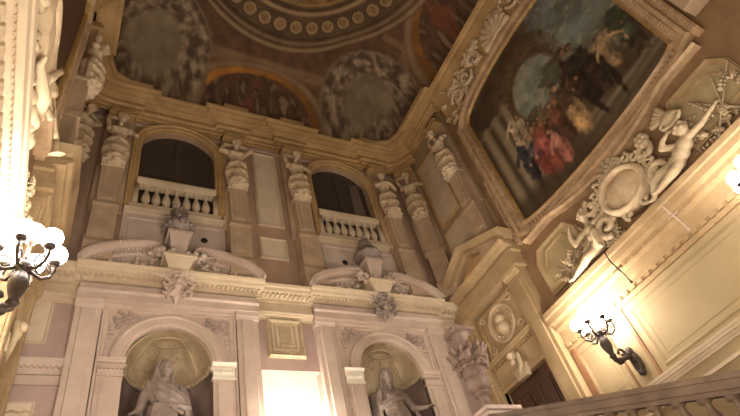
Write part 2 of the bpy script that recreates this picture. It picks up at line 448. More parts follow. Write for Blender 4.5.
# ------------------------------------------------------------------ string course of the side walls
def side_string(f, nm, where, y0, y1):
    k = .24 if f is LT else .34
    mb = MB()
    mb.sweep(f, [(y0, 5.12), (y1, 5.12)], cornice_sec(.2, .1))
    mb.box(f, y0, y1, 5.32, 5.5, 0, .05)
    mb.sweep(f, [(y0, 5.5), (y1, 5.5)], cornice_sec(.55, k, 0, .15))
    dentils(mb, f, y0, y1, 5.66, 5.75, .04, k * .5, .09 if f is LT else .11)
    dentils(mb, f, y0, y1, 5.2, 5.27, .05, .12, .2)
    struct(nm, mb, 'warm' if f is LT else 'portal', where, 'string course')
side_string(RT, 'trim_6', 'dentilled string course under the putti on the right wall', YF, 7.12)
side_string(LT, 'trim_7', 'dentilled string course seen steeply on the left wall', YF, 7.12)
mb = MB(); mb.sweep(RT, [(YF, 3.45), (7.12, 3.45)], cornice_sec(.2, .1)); mb.sweep(RT, [(YF, 3.2), (7.12, 3.2)], FLAT(.06, .04))
struct('trim_8', mb, 'warm', 'dado moulding low on the right wall above the balustrade', 'dado rail')
mb = MB(); mb.sweep(BK, [(XL, 5.92), (-.2, 5.92)], cornice_sec(.28, .14)); dentils(mb, BK, XL, -.22, 6.02, 6.09, .05, .12, .09)
mb.box(BK, XL, -.2, 5.72, 5.9, 0, .04)
struct('trim_9', mb, 'pale', 'dentilled band between two tablets at the lower left corner', 'string course')
# plinth course over the lower storey, in the middle and at the ends
mb = MB()
for u0, u1 in ((BAYS[0] + 1.86, BAYS[1] - 1.86), (XL, BAYS[0] - 1.86), (BAYS[1] + 1.86, XR)):
    mb.sweep(BK, [(u0, 7.9), (u1, 7.9)], cornice_sec(.32, .5, 0, .4)); mb.sweep(BK, [(u0, 7.5), (u1, 7.5)], cornice_sec(.14, .18)); mb.box(BK, u0, u1, 7.64, 7.9, 0, .12)
    dentils(mb, BK, u0 + .05, u1 - .05, 7.99, 8.07, .2, .36, .11)
struct('trim_10', mb, 'warm', 'entablature between the two pediments', 'entablature')
mb = MB(); mb.sweep(BK, [(XL, 8.3), (XR, 8.3)], FLAT(.12, .08)); mb.sweep(BK, [(XL, 14.0), (XR, 14.0)], FLAT(.08, .03))
struct('trim_11', mb, 'pale', 'plinth course of the upper storey', 'plinth')

# ================================================================== END WALL
SIDEW = ('left', 'right')
# ---- niches with their frames
for b, c in enumerate(BAYS):
    t = thing('niche', ('arched gilded niche of the veiled statue on the left', 'arched gilded niche of the statue with folded arms, right of the lit recess')[b], 'niche', (c, YB, NF))
    # half cylinder and ribbed quarter dome
    mb = MB(); n = 28
    zs = [NF, 4.6, 5.3, 5.8, NS]
    for i in range(n):
        a0 = PI * i / n; a1 = PI * (i + 1) / n
        for z0, z1 in zip(zs, zs[1:]):
            mb.face([BK(c + NR * math.cos(a), z, -NR * ND * math.sin(a)) for a, z in ((a0, z0), (a1, z0), (a1, z1), (a0, z1))])
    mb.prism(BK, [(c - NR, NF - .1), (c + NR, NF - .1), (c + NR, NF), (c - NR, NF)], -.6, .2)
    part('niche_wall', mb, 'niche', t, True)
    mb = MB(); m = 14
    def P(i, j, n=44, m=m, c=c):
        a = PI * i / n; e = PI / 2 * j / m
        rib = 1 - .06 * (abs(math.sin(a * 3.5)) ** .5) * math.sin(min(1, e * 1.6)) * (1 if e < 1.05 else .2)
        r = NR * rib
        return BK(c + r * math.cos(a) * math.cos(e), NS + r * math.sin(e), -r * ND * math.sin(a) * math.cos(e))
    for i in range(44):
        for j in range(m):
            q = [P(i, j), P(i + 1, j), P(i + 1, j + 1), P(i, j + 1)]
            if j == m - 1: q = q[:3]
            mb.face(q)
    bmesh.ops.remove_doubles(mb.bm, verts=mb.bm.verts, dist=.0005)
    sh = part('shell_dome', mb, 'shell', t, True)
    mb = MB()
    rim = [BK(c + (NR - .03) * math.cos(PI * i / 30), NS - .02, -(NR - .03) * ND * math.sin(PI * i / 30)) for i in range(31)]
    mb.tube(rim, .045)
    for i in range(2, 29):
        p = rim[i]; mb.ell((p[0], p[1] - .03, p[2] - .05), .03, sub=1)
    part('dome_band', mb, 'shell', t, True)
    mb = MB()
    for k, a in enumerate((.22 * PI, .36 * PI, .5 * PI, .64 * PI, .78 * PI)):     # rosettes and swag inside the dome
        for e, rr in ((.42, .1), (.78, .07)):
            ce = V(P(a / PI * 44, e / (PI / 2) * m)); 
            inward = (V((c, YB, NS)) - ce).normalized()
            A = inward.cross(V((0, 0, 1))).normalized(); B = inward.cross(A)
            if k == 2 and e < .6: continue
            mb.tube([ce + inward * .01 + (A * math.cos(s) + B * math.sin(s)) * rr for s in [2 * PI * i / 14 for i in range(15)]], .018, 6)
            mb.ell(ce + inward * .01, rr * .4, sub=1)
    for a in (.0, .2, .4, .6, .8, 1.0):
        mb.tube([V(P(a * 44, e / (PI / 2) * m)) * .5 + V(P(a * 44, e / (PI / 2) * m)) * .5 for e in [.08 + .13 * q for q in range(9)]], .022, 6)
    top = [BK(c + .3 * math.cos(s), NS + NR * .86 + .03 * math.sin(s), -.3 + .14 * math.sin(s)) for s in [2 * PI * i / 18 for i in range(19)]]
    mb.tube(top, .03, 6)
    part('dome_ornament', mb, 'shell', t, True)
    # flat surround with arch
    W, H = 1.34, 7.52
    mb = MB()
    mb.box(BK, c - W, c - NR, NF, NS, 0, .05); mb.box(BK, c + NR, c + W, NF, NS, 0, .05)
    mb.box(BK, c - W, c - NR, NS, H, 0, .05); mb.box(BK, c + NR, c + W, NS, H, 0, .05)
    arch_slices(mb, BK, c, NR, NR, NS, H, 0, .05, 30)
    part('surround', mb, 'pale', t)
    mb = MB(); mb.sweep(BK, arc(c, NS, NR, NR, 0, PI, 40), [(0, 0), (0, .09), (-.05, .1), (-.06, .13), (-.2, .13), (-.22, .16), (-.27, .15), (-.28, .05), (-.28, 0)])
    part('archivolt', mb, 'pale', t)
    mb = MB(); mb.sweep(BK, [(c + W, NF), (c + W, H), (c - W, H), (c - W, NF)], [(0, 0), (0, .12), (.04, .12), (.06, .08), (.12, .08), (.14, .05), (.14, 0)])
    part('panel_frame', mb, 'pale', t)
    for s in (-1, 1):
        mb = MB(); u0, u1 = sorted((c + s * NR, c + s * (W - .06)))
        mb.box(BK, u0, u1, NF, NS - .34, 0, .1); mb.box(BK, u0 + .09, u1 - .06, NF, NS - .42, .1, .13)
        pl = part('impost_pilaster', mb, 'pale', t)
        mb = MB()
        mb.sweep(BK, [(u0 - .02, NS - .34), (u1 + .02, NS - .34)], FLAT(.04, .13)); mb.box(BK, u0, u1, NS - .3, NS - .13, 0, .12)
        mb.sweep(BK, [(u0 - .03, NS - .14), (u1 + .03, NS - .14)], cornice_sec(.15, .2, 0, .5)); dentils(mb, BK, u0, u1, NS - .2, NS - .13, .1, .16, .07)
        part('capital', mb, 'bright' if (s == 1 and b == 0) or (s == -1 and b == 1) else 'pale', pl)  # capitals flanking the recess get the lighter copy, lamp glow in the colour
        mb = MB()                                     # leaf scrolls in the spandrel
        cx = c + s * (W - .36); cz = H - .4
        for k in range(2):
            sp = scroll_pts(cx + s * (.08 - .2 * k), cz + .1 - .22 * k * 0, .16, .03, -PI / 2 * s, -PI / 2 * s + s * 5.2, 16)
            mb.tube([BK(p, q, .07) for p, q in sp], .032, 6)
        for k in range(7):
            leaf(mb, BK, cx + s * (.16 - .07 * k), cz - .16 + .05 * k + (.1 if k % 2 else -.02), .05, random.uniform(0, 6.28), .1, .045, .03)
        leaf(mb, BK, cx + s * .17, cz - .1, .05, -PI / 2, .3, .05, .03)
        part('spandrel_relief', mb, 'relief', t, True)

# ---- tall pilasters either side of each niche
labs = ['tall pale pilaster at the far left, left of the veiled statue niche', 'tall pilaster between the veiled statue niche and the lit recess', 'tall pilaster between the lit recess and the right niche', 'tall pilaster right of the folded arms statue, next to the stone urn']
k = 0
for c in BAYS:
    for s in (-1, 1):
        u0, u1 = sorted((c + s * 1.36, c + s * 1.84))
        t = thing('pilaster', labs[k], 'pilaster', ((u0 + u1) / 2, YB, 3.0)); k += 1
        mb = MB(); mb.box(BK, u0, u1, 3.3, 7.42, 0, .14); mb.box(BK, u0 + .1, u1 - .1, 3.3, 7.42, .14, .18, .015)
        part('shaft', mb, 'pale', t)
        mb = MB(); mb.sweep(BK, [(u0 - .02, 7.34), (u1 + .02, 7.34)], [(0, 0), (0, .18), (.06, .2), (.08, .22), (.2, .24), (.2, 0)]); part('capital', mb, 'pale', t)
        mb = MB(); mb.box(BK, u0 - .05, u1 + .05, 3.0, 3.3, 0, .22, .03); part('base', mb, 'pale', t)

# ---- broken segmental pediments
for b, c in enumerate(BAYS):
    t = thing('segmental_pediment', ('broken curved pediment over the veiled statue niche', 'broken curved pediment over the right niche, under the bell shaped vase')[b], 'pediment', (c, YB, 7.5))
    mb = MB(); mb.box(BK, c - 1.86, c + 1.86, 7.52, 7.7, 0, .26); mb.box(BK, c - 1.84, c + 1.84, 7.7, 7.96, 0, .22)
    mb.sweep(BK, [(c - 1.86, 7.62), (c + 1.86, 7.62)], cornice_sec(.1, .32, 0, .8))
    for s in (-1, 1): mb.sweep(BK, [(c + s * .95 - .75, 7.74), (c + s * .95 + .75, 7.74)], FLAT(.02, .24))
    part('frieze', mb, 'pale', t)
    mb = MB(); mb.sweep(BK, [(c - 1.96, 7.94), (c + 1.96, 7.94)], cornice_sec(.28, .6, 0, .4)); dentils(mb, BK, c - 1.9, c + 1.9, 8.03, 8.1, .2, .4, .1)
    mb.box(BK, c - 1.84, c + 1.84, 7.94, 8.2, 0, .3)
    part('cornice', mb, 'warm', t)
    EX, EZ, E0 = 2.0, .8, 8.24
    for s in (-1, 1):
        t0, t1 = .1, 1.3
        pts = [(c + s * EX * math.cos(t0 + (t1 - t0) * i / 24), E0 + EZ * math.sin(t0 + (t1 - t0) * i / 24)) for i in range(25)]
        pr = [(0, 0), (0, .6), (.07, .6), (.09, .52), (.15, .5), (.16, .36), (.24, .34), (.26, .2), (.26, 0)]
        if s < 0: pr = [(-a, w) for a, w in pr]
        mb = MB(); mb.sweep(BK, pts, pr)
        # dentil blocks under and along the curve
        for i in range(1, 50, 2):
            th = [t0 + (t1 - t0) * q / 50 for q in (i, i + 1)]
            for d0, d1, w0, w1 in ((.15, .2, .3, .47), (.01, .06, .58, .62)):
                q = []
                for tt, dd in ((th[0], d1), (th[1], d1), (th[1], d0), (th[0], d0)):
                    nx, nz = math.cos(tt) / EX, math.sin(tt) / EZ; L = math.hypot(nx, nz)
                    q.append((c + s * (EX * math.cos(tt) - dd * nx / L), E0 + EZ * math.sin(tt) - dd * nz / L))
                mb.prism(BK, q, w0, w1)
        e = pts[-1]
        sp = scroll_pts(e[0] - s * .02, e[1] - .17, .15, .03, PI / 2, PI / 2 + s * 7.5, 22)
        for w in (.2, .36, .52): mb.tube([BK(p, q, w) for p, q in sp], .045, 7)
        part('curved_moulding', mb, 'pale', t)
        mb = MB()                          # fruit and leaf relief in the tympanum
        for i in range(26):
            u = random.uniform(.5, 1.45); top = .5 - .26 * (u - .5)
            mb.ell(BK(c + s * u, 8.22 + random.uniform(.03, max(.08, top - .05)), random.uniform(.22, .42)), random.uniform(.035, .07), sub=1)
        for i in range(5):
            leaf(mb, BK, c + s * (.55 + .2 * i), 8.28 + .02 * (i % 2), .25, (PI / 2 + .5 * s if i % 2 else PI / 2 - .6 * s), .22, .05, .1)
        part('tympanum_relief', mb, 'pale', t, True)
    mb = MB(); mb.prism(BK, [(c - 1.85, 8.2)] + [(c - 1.85 * math.cos(PI * i / 24), E0 + .62 * math.sin(PI * i / 24)) for i in range(1, 24)] + [(c + 1.85, 8.2)], 0, .16)
    part('tympanum', mb, 'warm', t)

# ---- carved cartouches (masks with leaves) hanging on the entablature
for b, c in enumerate(BAYS):
    mb = MB()
    f = lambda u, v, w: BK(u, v + .14, w + .06)
    mb.ell(f(c, 7.86, .42), (.15, .17, .2)); mb.ell(f(c, 7.76, .56), (.06, .06, .07)); mb.ell(f(c - .06, 7.9, .57), (.045, .04, .03)); mb.ell(f(c + .06, 7.9, .57), (.045, .04, .03))
    mb.ell(f(c, 7.64, .5), (.09, .08, .08)); mb.ell(f(c, 8.02, .46), (.19, .12, .1))
    for s in (-1, 1):
        for z0, r0, tt in ((8.12, .13, 6.5), (7.78, .12, 5.5), (7.55, .09, 5.0)):
            mb.tube([f(p, q, .42) for p, q in scroll_pts(c + s * .23, z0, r0, .03, -PI / 2 * s + .3, -PI / 2 * s + .3 + s * tt, 16)], .045, 7)
        leaf(mb, f, c + s * .1, 7.55, .36, -PI / 2 + s * .5, .26, .06, .1); leaf(mb, f, c + s * .26, 7.98, .36, s * .3 if s > 0 else PI - .3, .14, .06, .1)
        leaf(mb, f, c + s * .1, 8.2, .4, PI / 2 - s * .6, .2, .06, .1)
    mb.cap(f(c, 7.6, .36), f(c, 7.3, .3), .1, .03)
    mb.box(f, c - .16, c + .16, 7.5, 8.1, .1, .36)
    single('carved_mask', mb, 'grey' if b else 'pale', ('carved bearded mask with scrolls over the veiled statue niche', 'carved mask with scrolls over the right hand niche')[b], 'ornament', (c, YB - .3, 7.3), blob=.02)
# ---- pedestals in the broken pediments, each with a stone vase
for b, c in enumerate(BAYS):
    t = thing('pedestal', ('flared pedestal breaking through the left curved pediment', 'flared pedestal breaking through the right curved pediment')[b], 'pedestal', (c, YB - .4, 8.22))
    mb = MB()
    def slab(h0, h1, z0, z1, d0, d1):
        mb.bm.verts.ensure_lookup_table()
        a = [mb.bm.verts.new(BK(c + x, z0, w)) for x, w in ((-h0, .1), (h0, .1), (h0, d0), (-h0, d0))]; e = [mb.bm.verts.new(BK(c + x, z1, w)) for x, w in ((-h1, .1), (h1, .1), (h1, d1), (-h1, d1))]
        mb.bm.faces.new(a); mb.bm.faces.new(e[::-1])
        for i in range(4): mb.bm.faces.new((a[i], a[(i + 1) % 4], e[(i + 1) % 4], e[i]))
    slab(.16, .24, 8.8, 9.3, .5, .62); slab(.28, .28, 9.3, 9.36, .66, .66); slab(.22, .25, 9.36, 9.42, .6, .62); slab(.15, .15, 8.6, 8.8, .5, .5)
    part('block', mb, 'pale', t)
    mb = MB(); slab(.22, .33, 8.24, 8.5, .62, .72); slab(.36, .36, 8.5, 8.56, .76, .76); part('bracket', mb, 'warm', t)
    for s in (-1, 1):
        mb = MB(); mb.tube([BK(c + s * (.1 + .13 * i), 8.62 + .05 * (i % 2), .55) for i in range(5)], .06, 7)
        for i in range(12): mb.ell(BK(c + s * random.uniform(.1, .62), random.uniform(8.55, 8.78), random.uniform(.48, .66)), random.uniform(.06, .09), sub=1)
        for i in range(4): leaf(mb, BK, c + s * (.2 + .12 * i), 8.6, .5, PI / 2 - s * (.2 + .3 * i), .2, .06, .12)
        part('leaf_garland', mb, 'pale', t, True)
    x0 = (c, YB - .38, 9.42)
    t = thing('stone_vase', ('small grey stone vase with leafy crown below the left balcony', 'bell shaped blue-grey stone vase below the right balcony')[b], 'vase', x0)
    if b == 0:
        pr = [(.1, 0), (.16, .02), (.12, .08), (.1, .12), (.3, .2), (.36, .27), (.3, .34), (.24, .4), (.2, .5), (.16, .6), (.2, .68), (.1, .74)]
    else:
        pr = [(.1, 0), (.15, .02), (.1, .08), (.12, .12), (.36, .16), (.4, .2), (.34, .3), (.27, .42), (.18, .5), (.17, .56), (.2, .62), (.16, .72), (.14, .8), (.05, .84)]
    mb = MB(); mb.lathe(x0, pr, 28, lambda a, z: 1 + (.08 * math.cos(9 * a) if .1 < z < .5 else 0)); part('bowl', mb, 'grey', t, True)
    mb = MB()
    for i in range(18 if b == 0 else 8):
        a = random.uniform(0, 6.28); z = random.uniform(.5, .95) if b == 0 else random.uniform(.66, .9); r = .26 - .14 * (z - .5) if b == 0 else .14
        mb.ell((x0[0] + r * math.cos(a) * random.uniform(.3, 1), x0[1] + r * math.sin(a) * .8, x0[2] + z), random.uniform(.05, .09), sub=1)
    part('crown', mb, 'grey', t, True)
    mb = MB()
    for i in range(16):
        a = 2 * PI * i / 16; mb.ell((x0[0] + .34 * math.cos(a), x0[1] + .34 * math.sin(a), x0[2] + .22), (.06, .06, .09), sub=1)
    if b == 0: part('leaf_collar', mb, 'grey', t, True)
    else:
        mb.bm.free(); mb = MB()
        mb.tube([(x0[0] + .36 + .1 * math.sin(s), x0[1], x0[2] + .2 + .1 * math.cos(s)) for s in [.3 * i for i in range(12)]], .035, 7)
        part('handle', mb, 'grey', t, True)
# ---- windows with balcony balustrades
for b, c in enumerate(WINS):
    t = thing('window_%d' % (b + 1), ('arched balcony window on the left of the end wall', 'arched balcony window on the right of the end wall')[b], 'window', (c, YB, WB), kind='structure')
    pth = [(c + WH, WB)] + arc(c, WS, WH, WRI, 0, PI, 32) + [(c - WH, WB)]
    mb = MB(); mb.sweep(BK, pth, [(0, -.02), (0, .06), (-.05, .07), (-.08, .12), (-.15, .12), (-.19, .17), (-.24, .17), (-.26, .05), (-.26, -.02)]); part('architrave', mb, 'gold', t)
    mb = MB(); mb.box(BK, c - WH, c + WH, WB, WS + WRI + .05, -.2, -.18); part('pane', mb, 'glass', t)
    mb = MB()
    for u in (-.97, -.06, .9): mb.box(BK, c + u, c + u + (.12 if u == -.06 else .07), WB, WS + WRI - .12, -.18, -.15)
    for z in (WB, 12.2, WS): mb.box(BK, c - WH, c + WH, z, z + .05, -.18, -.17)
    part('window_frame', mb, 'mullion', t)
    if b == 1:
        mb = MB()
        for i in range(6): mb.cap(BK(c + .42 + .07 * i, WB, -.17 + .01 * (i % 2)), BK(c + .5 + .05 * i, WS + .35, -.17), .05, .03)
        part('curtain', mb, 'curtain', t, True)
    t = thing('balcony_balustrade', ('short stone balustrade in the left balcony window', 'short stone balustrade in the right balcony window')[b], 'balustrade', (c, YB - .06, 10.3))
    mb = MB(); mb.sweep(BK, [(c - 1.0, 11.4), (c + 1.0, 11.4)], [(0, -.12), (0, .1), (.05, .12), (.1, .14), (.16, .16), (.2, .12), (.25, .12), (.25, -.12)]); part('top_rail', mb, 'warm', t)
    mb = MB(); mb.box(BK, c - 1.14, c + 1.14, 10.42, 10.66, -.12, .12, .02); mb.sweep(BK, [(c - 1.22, 10.3), (c + 1.22, 10.3)], cornice_sec(.14, .18)); part('bottom_rail', mb, 'warm', t)
    for i in range(9):
        u = c - 1.0 + .25 * i
        mb = MB(); p = BK(u, 10.64, .0)
        if i in (0, 8): mb.box(BK, u - .06, u + .06, 10.6, 11.42, -.06, .1)
        else: mb.lathe(p, [(.075, 0), (.075, .05), (.05, .07), (.05, .1), (.105, .22), (.112, .3), (.09, .42), (.05, .54), (.04, .62), (.06, .68), (.07, .72), (.07, .78)], 14)
        part('baluster', mb, 'warm', t, True)
    mb = MB(); mb.box(BK, c - 1.22, c + 1.22, 9.2, 10.3, 0, .05); mb.sweep(BK, rect(c - 1.14, c + 1.14, 9.3, 10.2), [(0, .05), (0, .08), (.05, .08), (.07, .05)], True)
    part('parapet', mb, 'pale', t)
mb = MB(); mb.lathe(BK(2.3, 9.72, .02), [(.07, 0), (.07, .03)], 16, rot=Matrix.Rotation(PI / 2, 3, 'X')); mb.lathe(BK(2.3, 9.72, .02), [(.085, -.01), (.085, .045)], 16, rot=Matrix.Rotation(PI / 2, 3, 'X'))
single('vent_hole', mb, 'dark', 'small round dark hole in the parapet right of the left stone vase', 'hole', BK(2.3, 9.72, .05))
mb = MB(); mb.lathe(BK(6.15, 9.62, .02), [(.085, -.01), (.085, .045)], 16, rot=Matrix.Rotation(PI / 2, 3, 'X'))
single('vent_hole', mb, 'dark', 'small round dark hole in the parapet left of the bell shaped vase', 'hole', BK(6.15, 9.62, .05))
# ---- framed panels on the wall
def panel(f, name, u0, u1, v0, v1, label, frame='pale', field='panel', fw=.1, h=.07, cat='panel', extra=None):
    o0 = f((u0 + u1) / 2, v0, 0)
    t = thing(name, label, cat, o0)
    mb = MB(); mb.box(f, u0 + .02, u1 - .02, v0 + .02, v1 - .02, 0, .02); part('field', mb, field, t)
    mb = MB(); mb.sweep(f, rect(u0, u1, v0, v1), sec(fw, h), True); part('frame', mb, frame, t)
    if extra: extra(t)
    return t
panel(BK, 'wall_panel', 3.74, 4.52, 10.62, 13.85, 'tall cream wall panel between the two balcony windows', 'warm')
panel(BK, 'wall_panel', 3.72, 4.52, 9.42, 10.18, 'small square wall panel below the tall cream panel', 'warm')
def tablet(t):
    mb = MB(); mb.sweep(BK, rect(3.88, 4.4, 6.72, 7.42), sec(.06, .05), True); dentils(mb, BK, 3.78, 4.5, 7.5, 7.55, .03, .1, .07)
    for s in (3.78, 4.46):
        for i in range(12): mb.box(BK, s, s + .05, 6.68 + .07 * i, 6.71 + .07 * i, .03, .08)
    part('inner_frame', mb, 'white', t)
    mb = MB(); mb.box(BK, 4.0, 4.28, 6.84, 7.32, .02, .05); mb.box(BK, 3.98, 4.3, 6.78, 6.83, .02, .09); part('tablet', mb, 'white', t)
    mb = MB()
    for s in (-1, 1):
        for i in range(4): leaf(mb, BK, 4.14 + s * (.06 + .08 * i), 6.62, .03, s * .4 if s > 0 else PI - .4, .1, .03, .03)
    part('leaf_sprig', mb, 'stucco', t, True)
panel(BK, 'framed_tablet', 3.7, 4.58, 6.5, 7.5, 'cream tablet in a double frame above the lit recess', 'white', 'panel', .1, .1, 'panel', tablet)
panel(BK, 'wall_panel', -.98, -.58, 6.56, 7.66, 'narrow upright panel at the left corner beside the bracket lamp', 'warm', 'panel', .08, .04)
def small_tab(t):
    mb = MB()
    for i in range(5): leaf(mb, BK, -.98 + .1 * i, 5.22, .02, .3 if i % 2 else -.3, .09, .025, .02)
    part('leaf_sprig', mb, 'stucco', t, True)
panel(BK, 'wall_panel', -1.04, -.52, 4.7, 5.42, 'small tablet in the bottom left corner of the picture', 'pale', 'panel', .06, .04, 'panel', small_tab)
# ================================================================== CARYATIDS (half figures on tapering shafts)
def head(mb, c, s=1.0, face=V((0, -1, 0)), tilt=0.0, hair=True, beard=False):
    """head about .34 high: skull, brow, nose, lips, chin, ears, hair; face looks along `face`"""
    c = V(c); fw = V(face).normalized(); up = V((0, 0, 1))
    fw = (fw - up * math.tan(tilt)).normalized(); sd = fw.cross(up).normalized(); up = sd.cross(fw).normalized()
    P = lambda a, b, d: c + sd * a * s + up * b * s + fw * d * s
    q = Matrix((sd, fw, up)).transposed()
    E = lambda a, b, d, r, sub=2: mb.ell(P(a, b, d), tuple(x * s for x in r), q, sub)
    E(0, .03, -.02, (.105, .135, .135)); E(0, -.06, .03, (.085, .09, .11)); E(0, -.145, .07, (.04, .035, .035), 1)
    E(0, .045, .1, (.075, .03, .02), 1); mb.cap(P(0, .03, .125), P(0, -.035, .15), .014 * s, .024 * s, 8)
    for k in (-1, 1):
        E(k * .042, .012, .105, (.022, .014, .014), 1); E(k * .105, -.01, -.01, (.018, .03, .045), 1); E(k * .05, -.05, .075, (.035, .035, .035), 1)
    E(0, -.085, .118, (.035, .014, .011), 1); E(0, -.105, .112, (.03, .014, .011), 1)
    if hair:
        E(0, .075, -.045, (.125, .14, .12)); 
        for k in range(11):
            a = PI * (k / 10.0) ; E(.12 * math.cos(a), .06 + .09 * math.sin(a), -.0, (.035, .04, .035), 1)
    if beard:
        for k in range(7): E(-.07 + .023 * k, -.15 - .02 * (k % 2), .075 - .5 * abs(-.07 + .023 * k), (.03, .035, .05), 1)
def hand(mb, wrist, d, n, s=1.0, thumb=1, curl=.3):
    """palm, four bent fingers of different lengths and a thumb off the side; d along the fingers, n out of the back of the hand"""
    w = V(wrist); d = V(d).normalized(); n = V(n); n = (n - d * n.dot(d)).normalized(); sd = d.cross(n)
    P = lambda a, b, c: w + d * a * s + sd * b * s + n * c * s
    mb.cap(P(-.02, 0, 0), P(.03, 0, 0), .028 * s, .03 * s, 8)
    for b in (-.03, -.01, .012, .032): mb.cap(P(.02, b * .7, 0), P(.095, b, 0), .02 * s, .017 * s, 8)
    for b, L in ((-.034, .072), (-.012, .088), (.011, .082), (.033, .062)):
        k1 = P(.1, b, 0); k2 = P(.1 + L * .5, b * 1.15, -curl * L * .4); k3 = P(.1 + L * (1 - curl * .4), b * 1.2, -curl * L * 1.1)
        mb.cap(k1, k2, .0135 * s, .012 * s, 8); mb.cap(k2, k3, .012 * s, .0095 * s, 8)
    t0 = P(.03, -.032 * thumb, -.005); t1 = P(.07, -.065 * thumb, -.015); t2 = P(.105, -.078 * thumb, -.028)
    mb.cap(t0, t1, .018 * s, .014 * s, 8); mb.cap(t1, t2, .014 * s, .011 * s, 8)
def torso(mb, male=True):
    mb.ell((0, 0, 1.16), (.235, .165, .2)); mb.ell((0, .0, 1.36), (.21, .15, .24)); mb.ell((0, -.01, 1.58), (.27, .175, .22))
    for s in (-1, 1):
        mb.ell((s * .12, -.13, 1.6), (.12, .06, .085) if male else (.095, .085, .09)); mb.ell((s * .29, .0, 1.7), (.1, .1, .1))
        for z in (1.28, 1.38, 1.47): mb.ell((s * .06, -.135, z), (.05, .03, .04), sub=1)
    mb.cap((-.27, 0, 1.72), (.27, 0, 1.72), .1); mb.cap((0, .0, 1.72), (0, -.05, 1.94), .085, .075)
def caryatid_parts(t, pose):
    og = V(t['org']); T = lambda mb: mb
    def add(name, mb, mat, voxel): 
        bmesh.ops.scale(mb.bm, verts=mb.bm.verts, vec=(.88, 1, .94)); bmesh.ops.translate(mb.bm, verts=mb.bm.verts, vec=og); return part(name, mb, mat, t, blob=voxel)
    mb = MB(); torso(mb, True)
    if pose == 'A':        # one arm bent over the head, the other elbow hanging out and back to the neck
        head(mb, (.04, -.17, 2.08), 1.12, (.2, -1, 0), .3, beard=False)
        mb.chain([(-.28, 0, 1.76), (-.36, -.03, 2.0), (-.37, .0, 2.26)], .08, .066); mb.chain([(-.37, .0, 2.26), (-.2, .06, 2.36), (-.04, .08, 2.34)], .064, .045)
        hand(mb, (-.04, .08, 2.34), (1, -.1, -.15), (0, -.3, 1), 1.0)
        mb.chain([(.28, 0, 1.74), (.41, .0, 1.66), (.5, -.04, 1.54)], .08, .066); mb.chain([(.5, -.04, 1.54), (.44, .03, 1.7), (.34, .06, 1.84)], .062, .045)
        hand(mb, (.34, .06, 1.84), (-.6, .1, .6), (.2, -1, .2), 1.0, -1)
    elif pose == 'B':      # head bowed, both forearms laid behind the head
        head(mb, (0, -.16, 1.98), 1.05, (0, -1, 0), .6)
        for s in (-1, 1):
            zz = 1.9 if s > 0 else 1.66
            mb.chain([(s * .3, 0, 1.74), (s * .43, -.04, zz * .5 + .88), (s * .52, -.08, zz)], .09, .075)
            mb.chain([(s * .52, -.08, zz), (s * .36, -.02, 2.08), (s * .15, .02, 2.16)], .072, .05)
            hand(mb, (s * .15, .02, 2.16), (-s, .05, .1), (0, -.2, 1), 1.1, s)
    else:                  # pose C: arms folded close to the chest
        head(mb, (0, -.1, 2.04), 1.05, (-.3, -1, 0), .3)
        for s in (-1, 1):
            mb.chain([(s * .3, 0, 1.74), (s * .38, -.06, 1.58), (s * .4, -.12, 1.42)], .088, .074)
            mb.chain([(s * .4, -.12, 1.42), (s * .22, -.22, 1.5), (s * .04, -.24, 1.58)], .07, .05)
            hand(mb, (s * .04, -.24, 1.58), (-s, -.05, .25), (0, -1, .2), 1.1, s)
    mb.ell((0, 0, 1.05), (.24, .17, .14))
    add('figure', mb, 'stucco', .02)
    mb = MB()             # swagged cloth and fruit round the hips, falling in folds
    mb.lathe((0, 0, 0), [(.22, .0), (.25, .25), (.27, .6), (.29, .95), (.25, 1.12)], 20, lambda a, z: 1 + .04 * math.sin(7 * a + 3 * z))
    for zc, rr, dr in ((1.1, .28, .12), (.78, .3, .16), (.42, .28, .14)):
        pts = [(rr * math.sin(q), -rr * math.cos(q), zc - dr * math.cos(q)) for q in [-PI / 2 + PI * i / 12 for i in range(13)]]
        mb.chain(pts, .04, .04)
        for q in range(9):
            a = -1.3 + 2.6 * q / 8; mb.ell(((rr + .02) * math.sin(a), -(rr + .02) * math.cos(a), zc - .06 - dr * math.cos(a) + random.uniform(-.04, .02)), random.uniform(.045, .07), sub=1)
    for k in range(16):
        a = random.uniform(-1.4, 1.4); z = random.uniform(.02, .95)
        mb.ell((.28 * math.sin(a), -.27 * math.cos(a), z), random.uniform(.035, .06), sub=1)
    for k in (-1, 1): mb.tube([(k * (.14 + p), -.27 + abs(p) * .4, z) for p, z in scroll_pts(0, .62, .09, .02, PI / 2, PI / 2 + k * 6, 14)], .03, 6)
    mb.cap((0, -.27, 1.0), (0, -.25, .05), .07, .05)
    for s in (-1, 1): mb.chain([(s * .27, -.02, 1.05), (s * .34, .0, .7), (s * .28, .0, .2)], .07, .05)
    add('drapery', mb, 'stucco', .024)
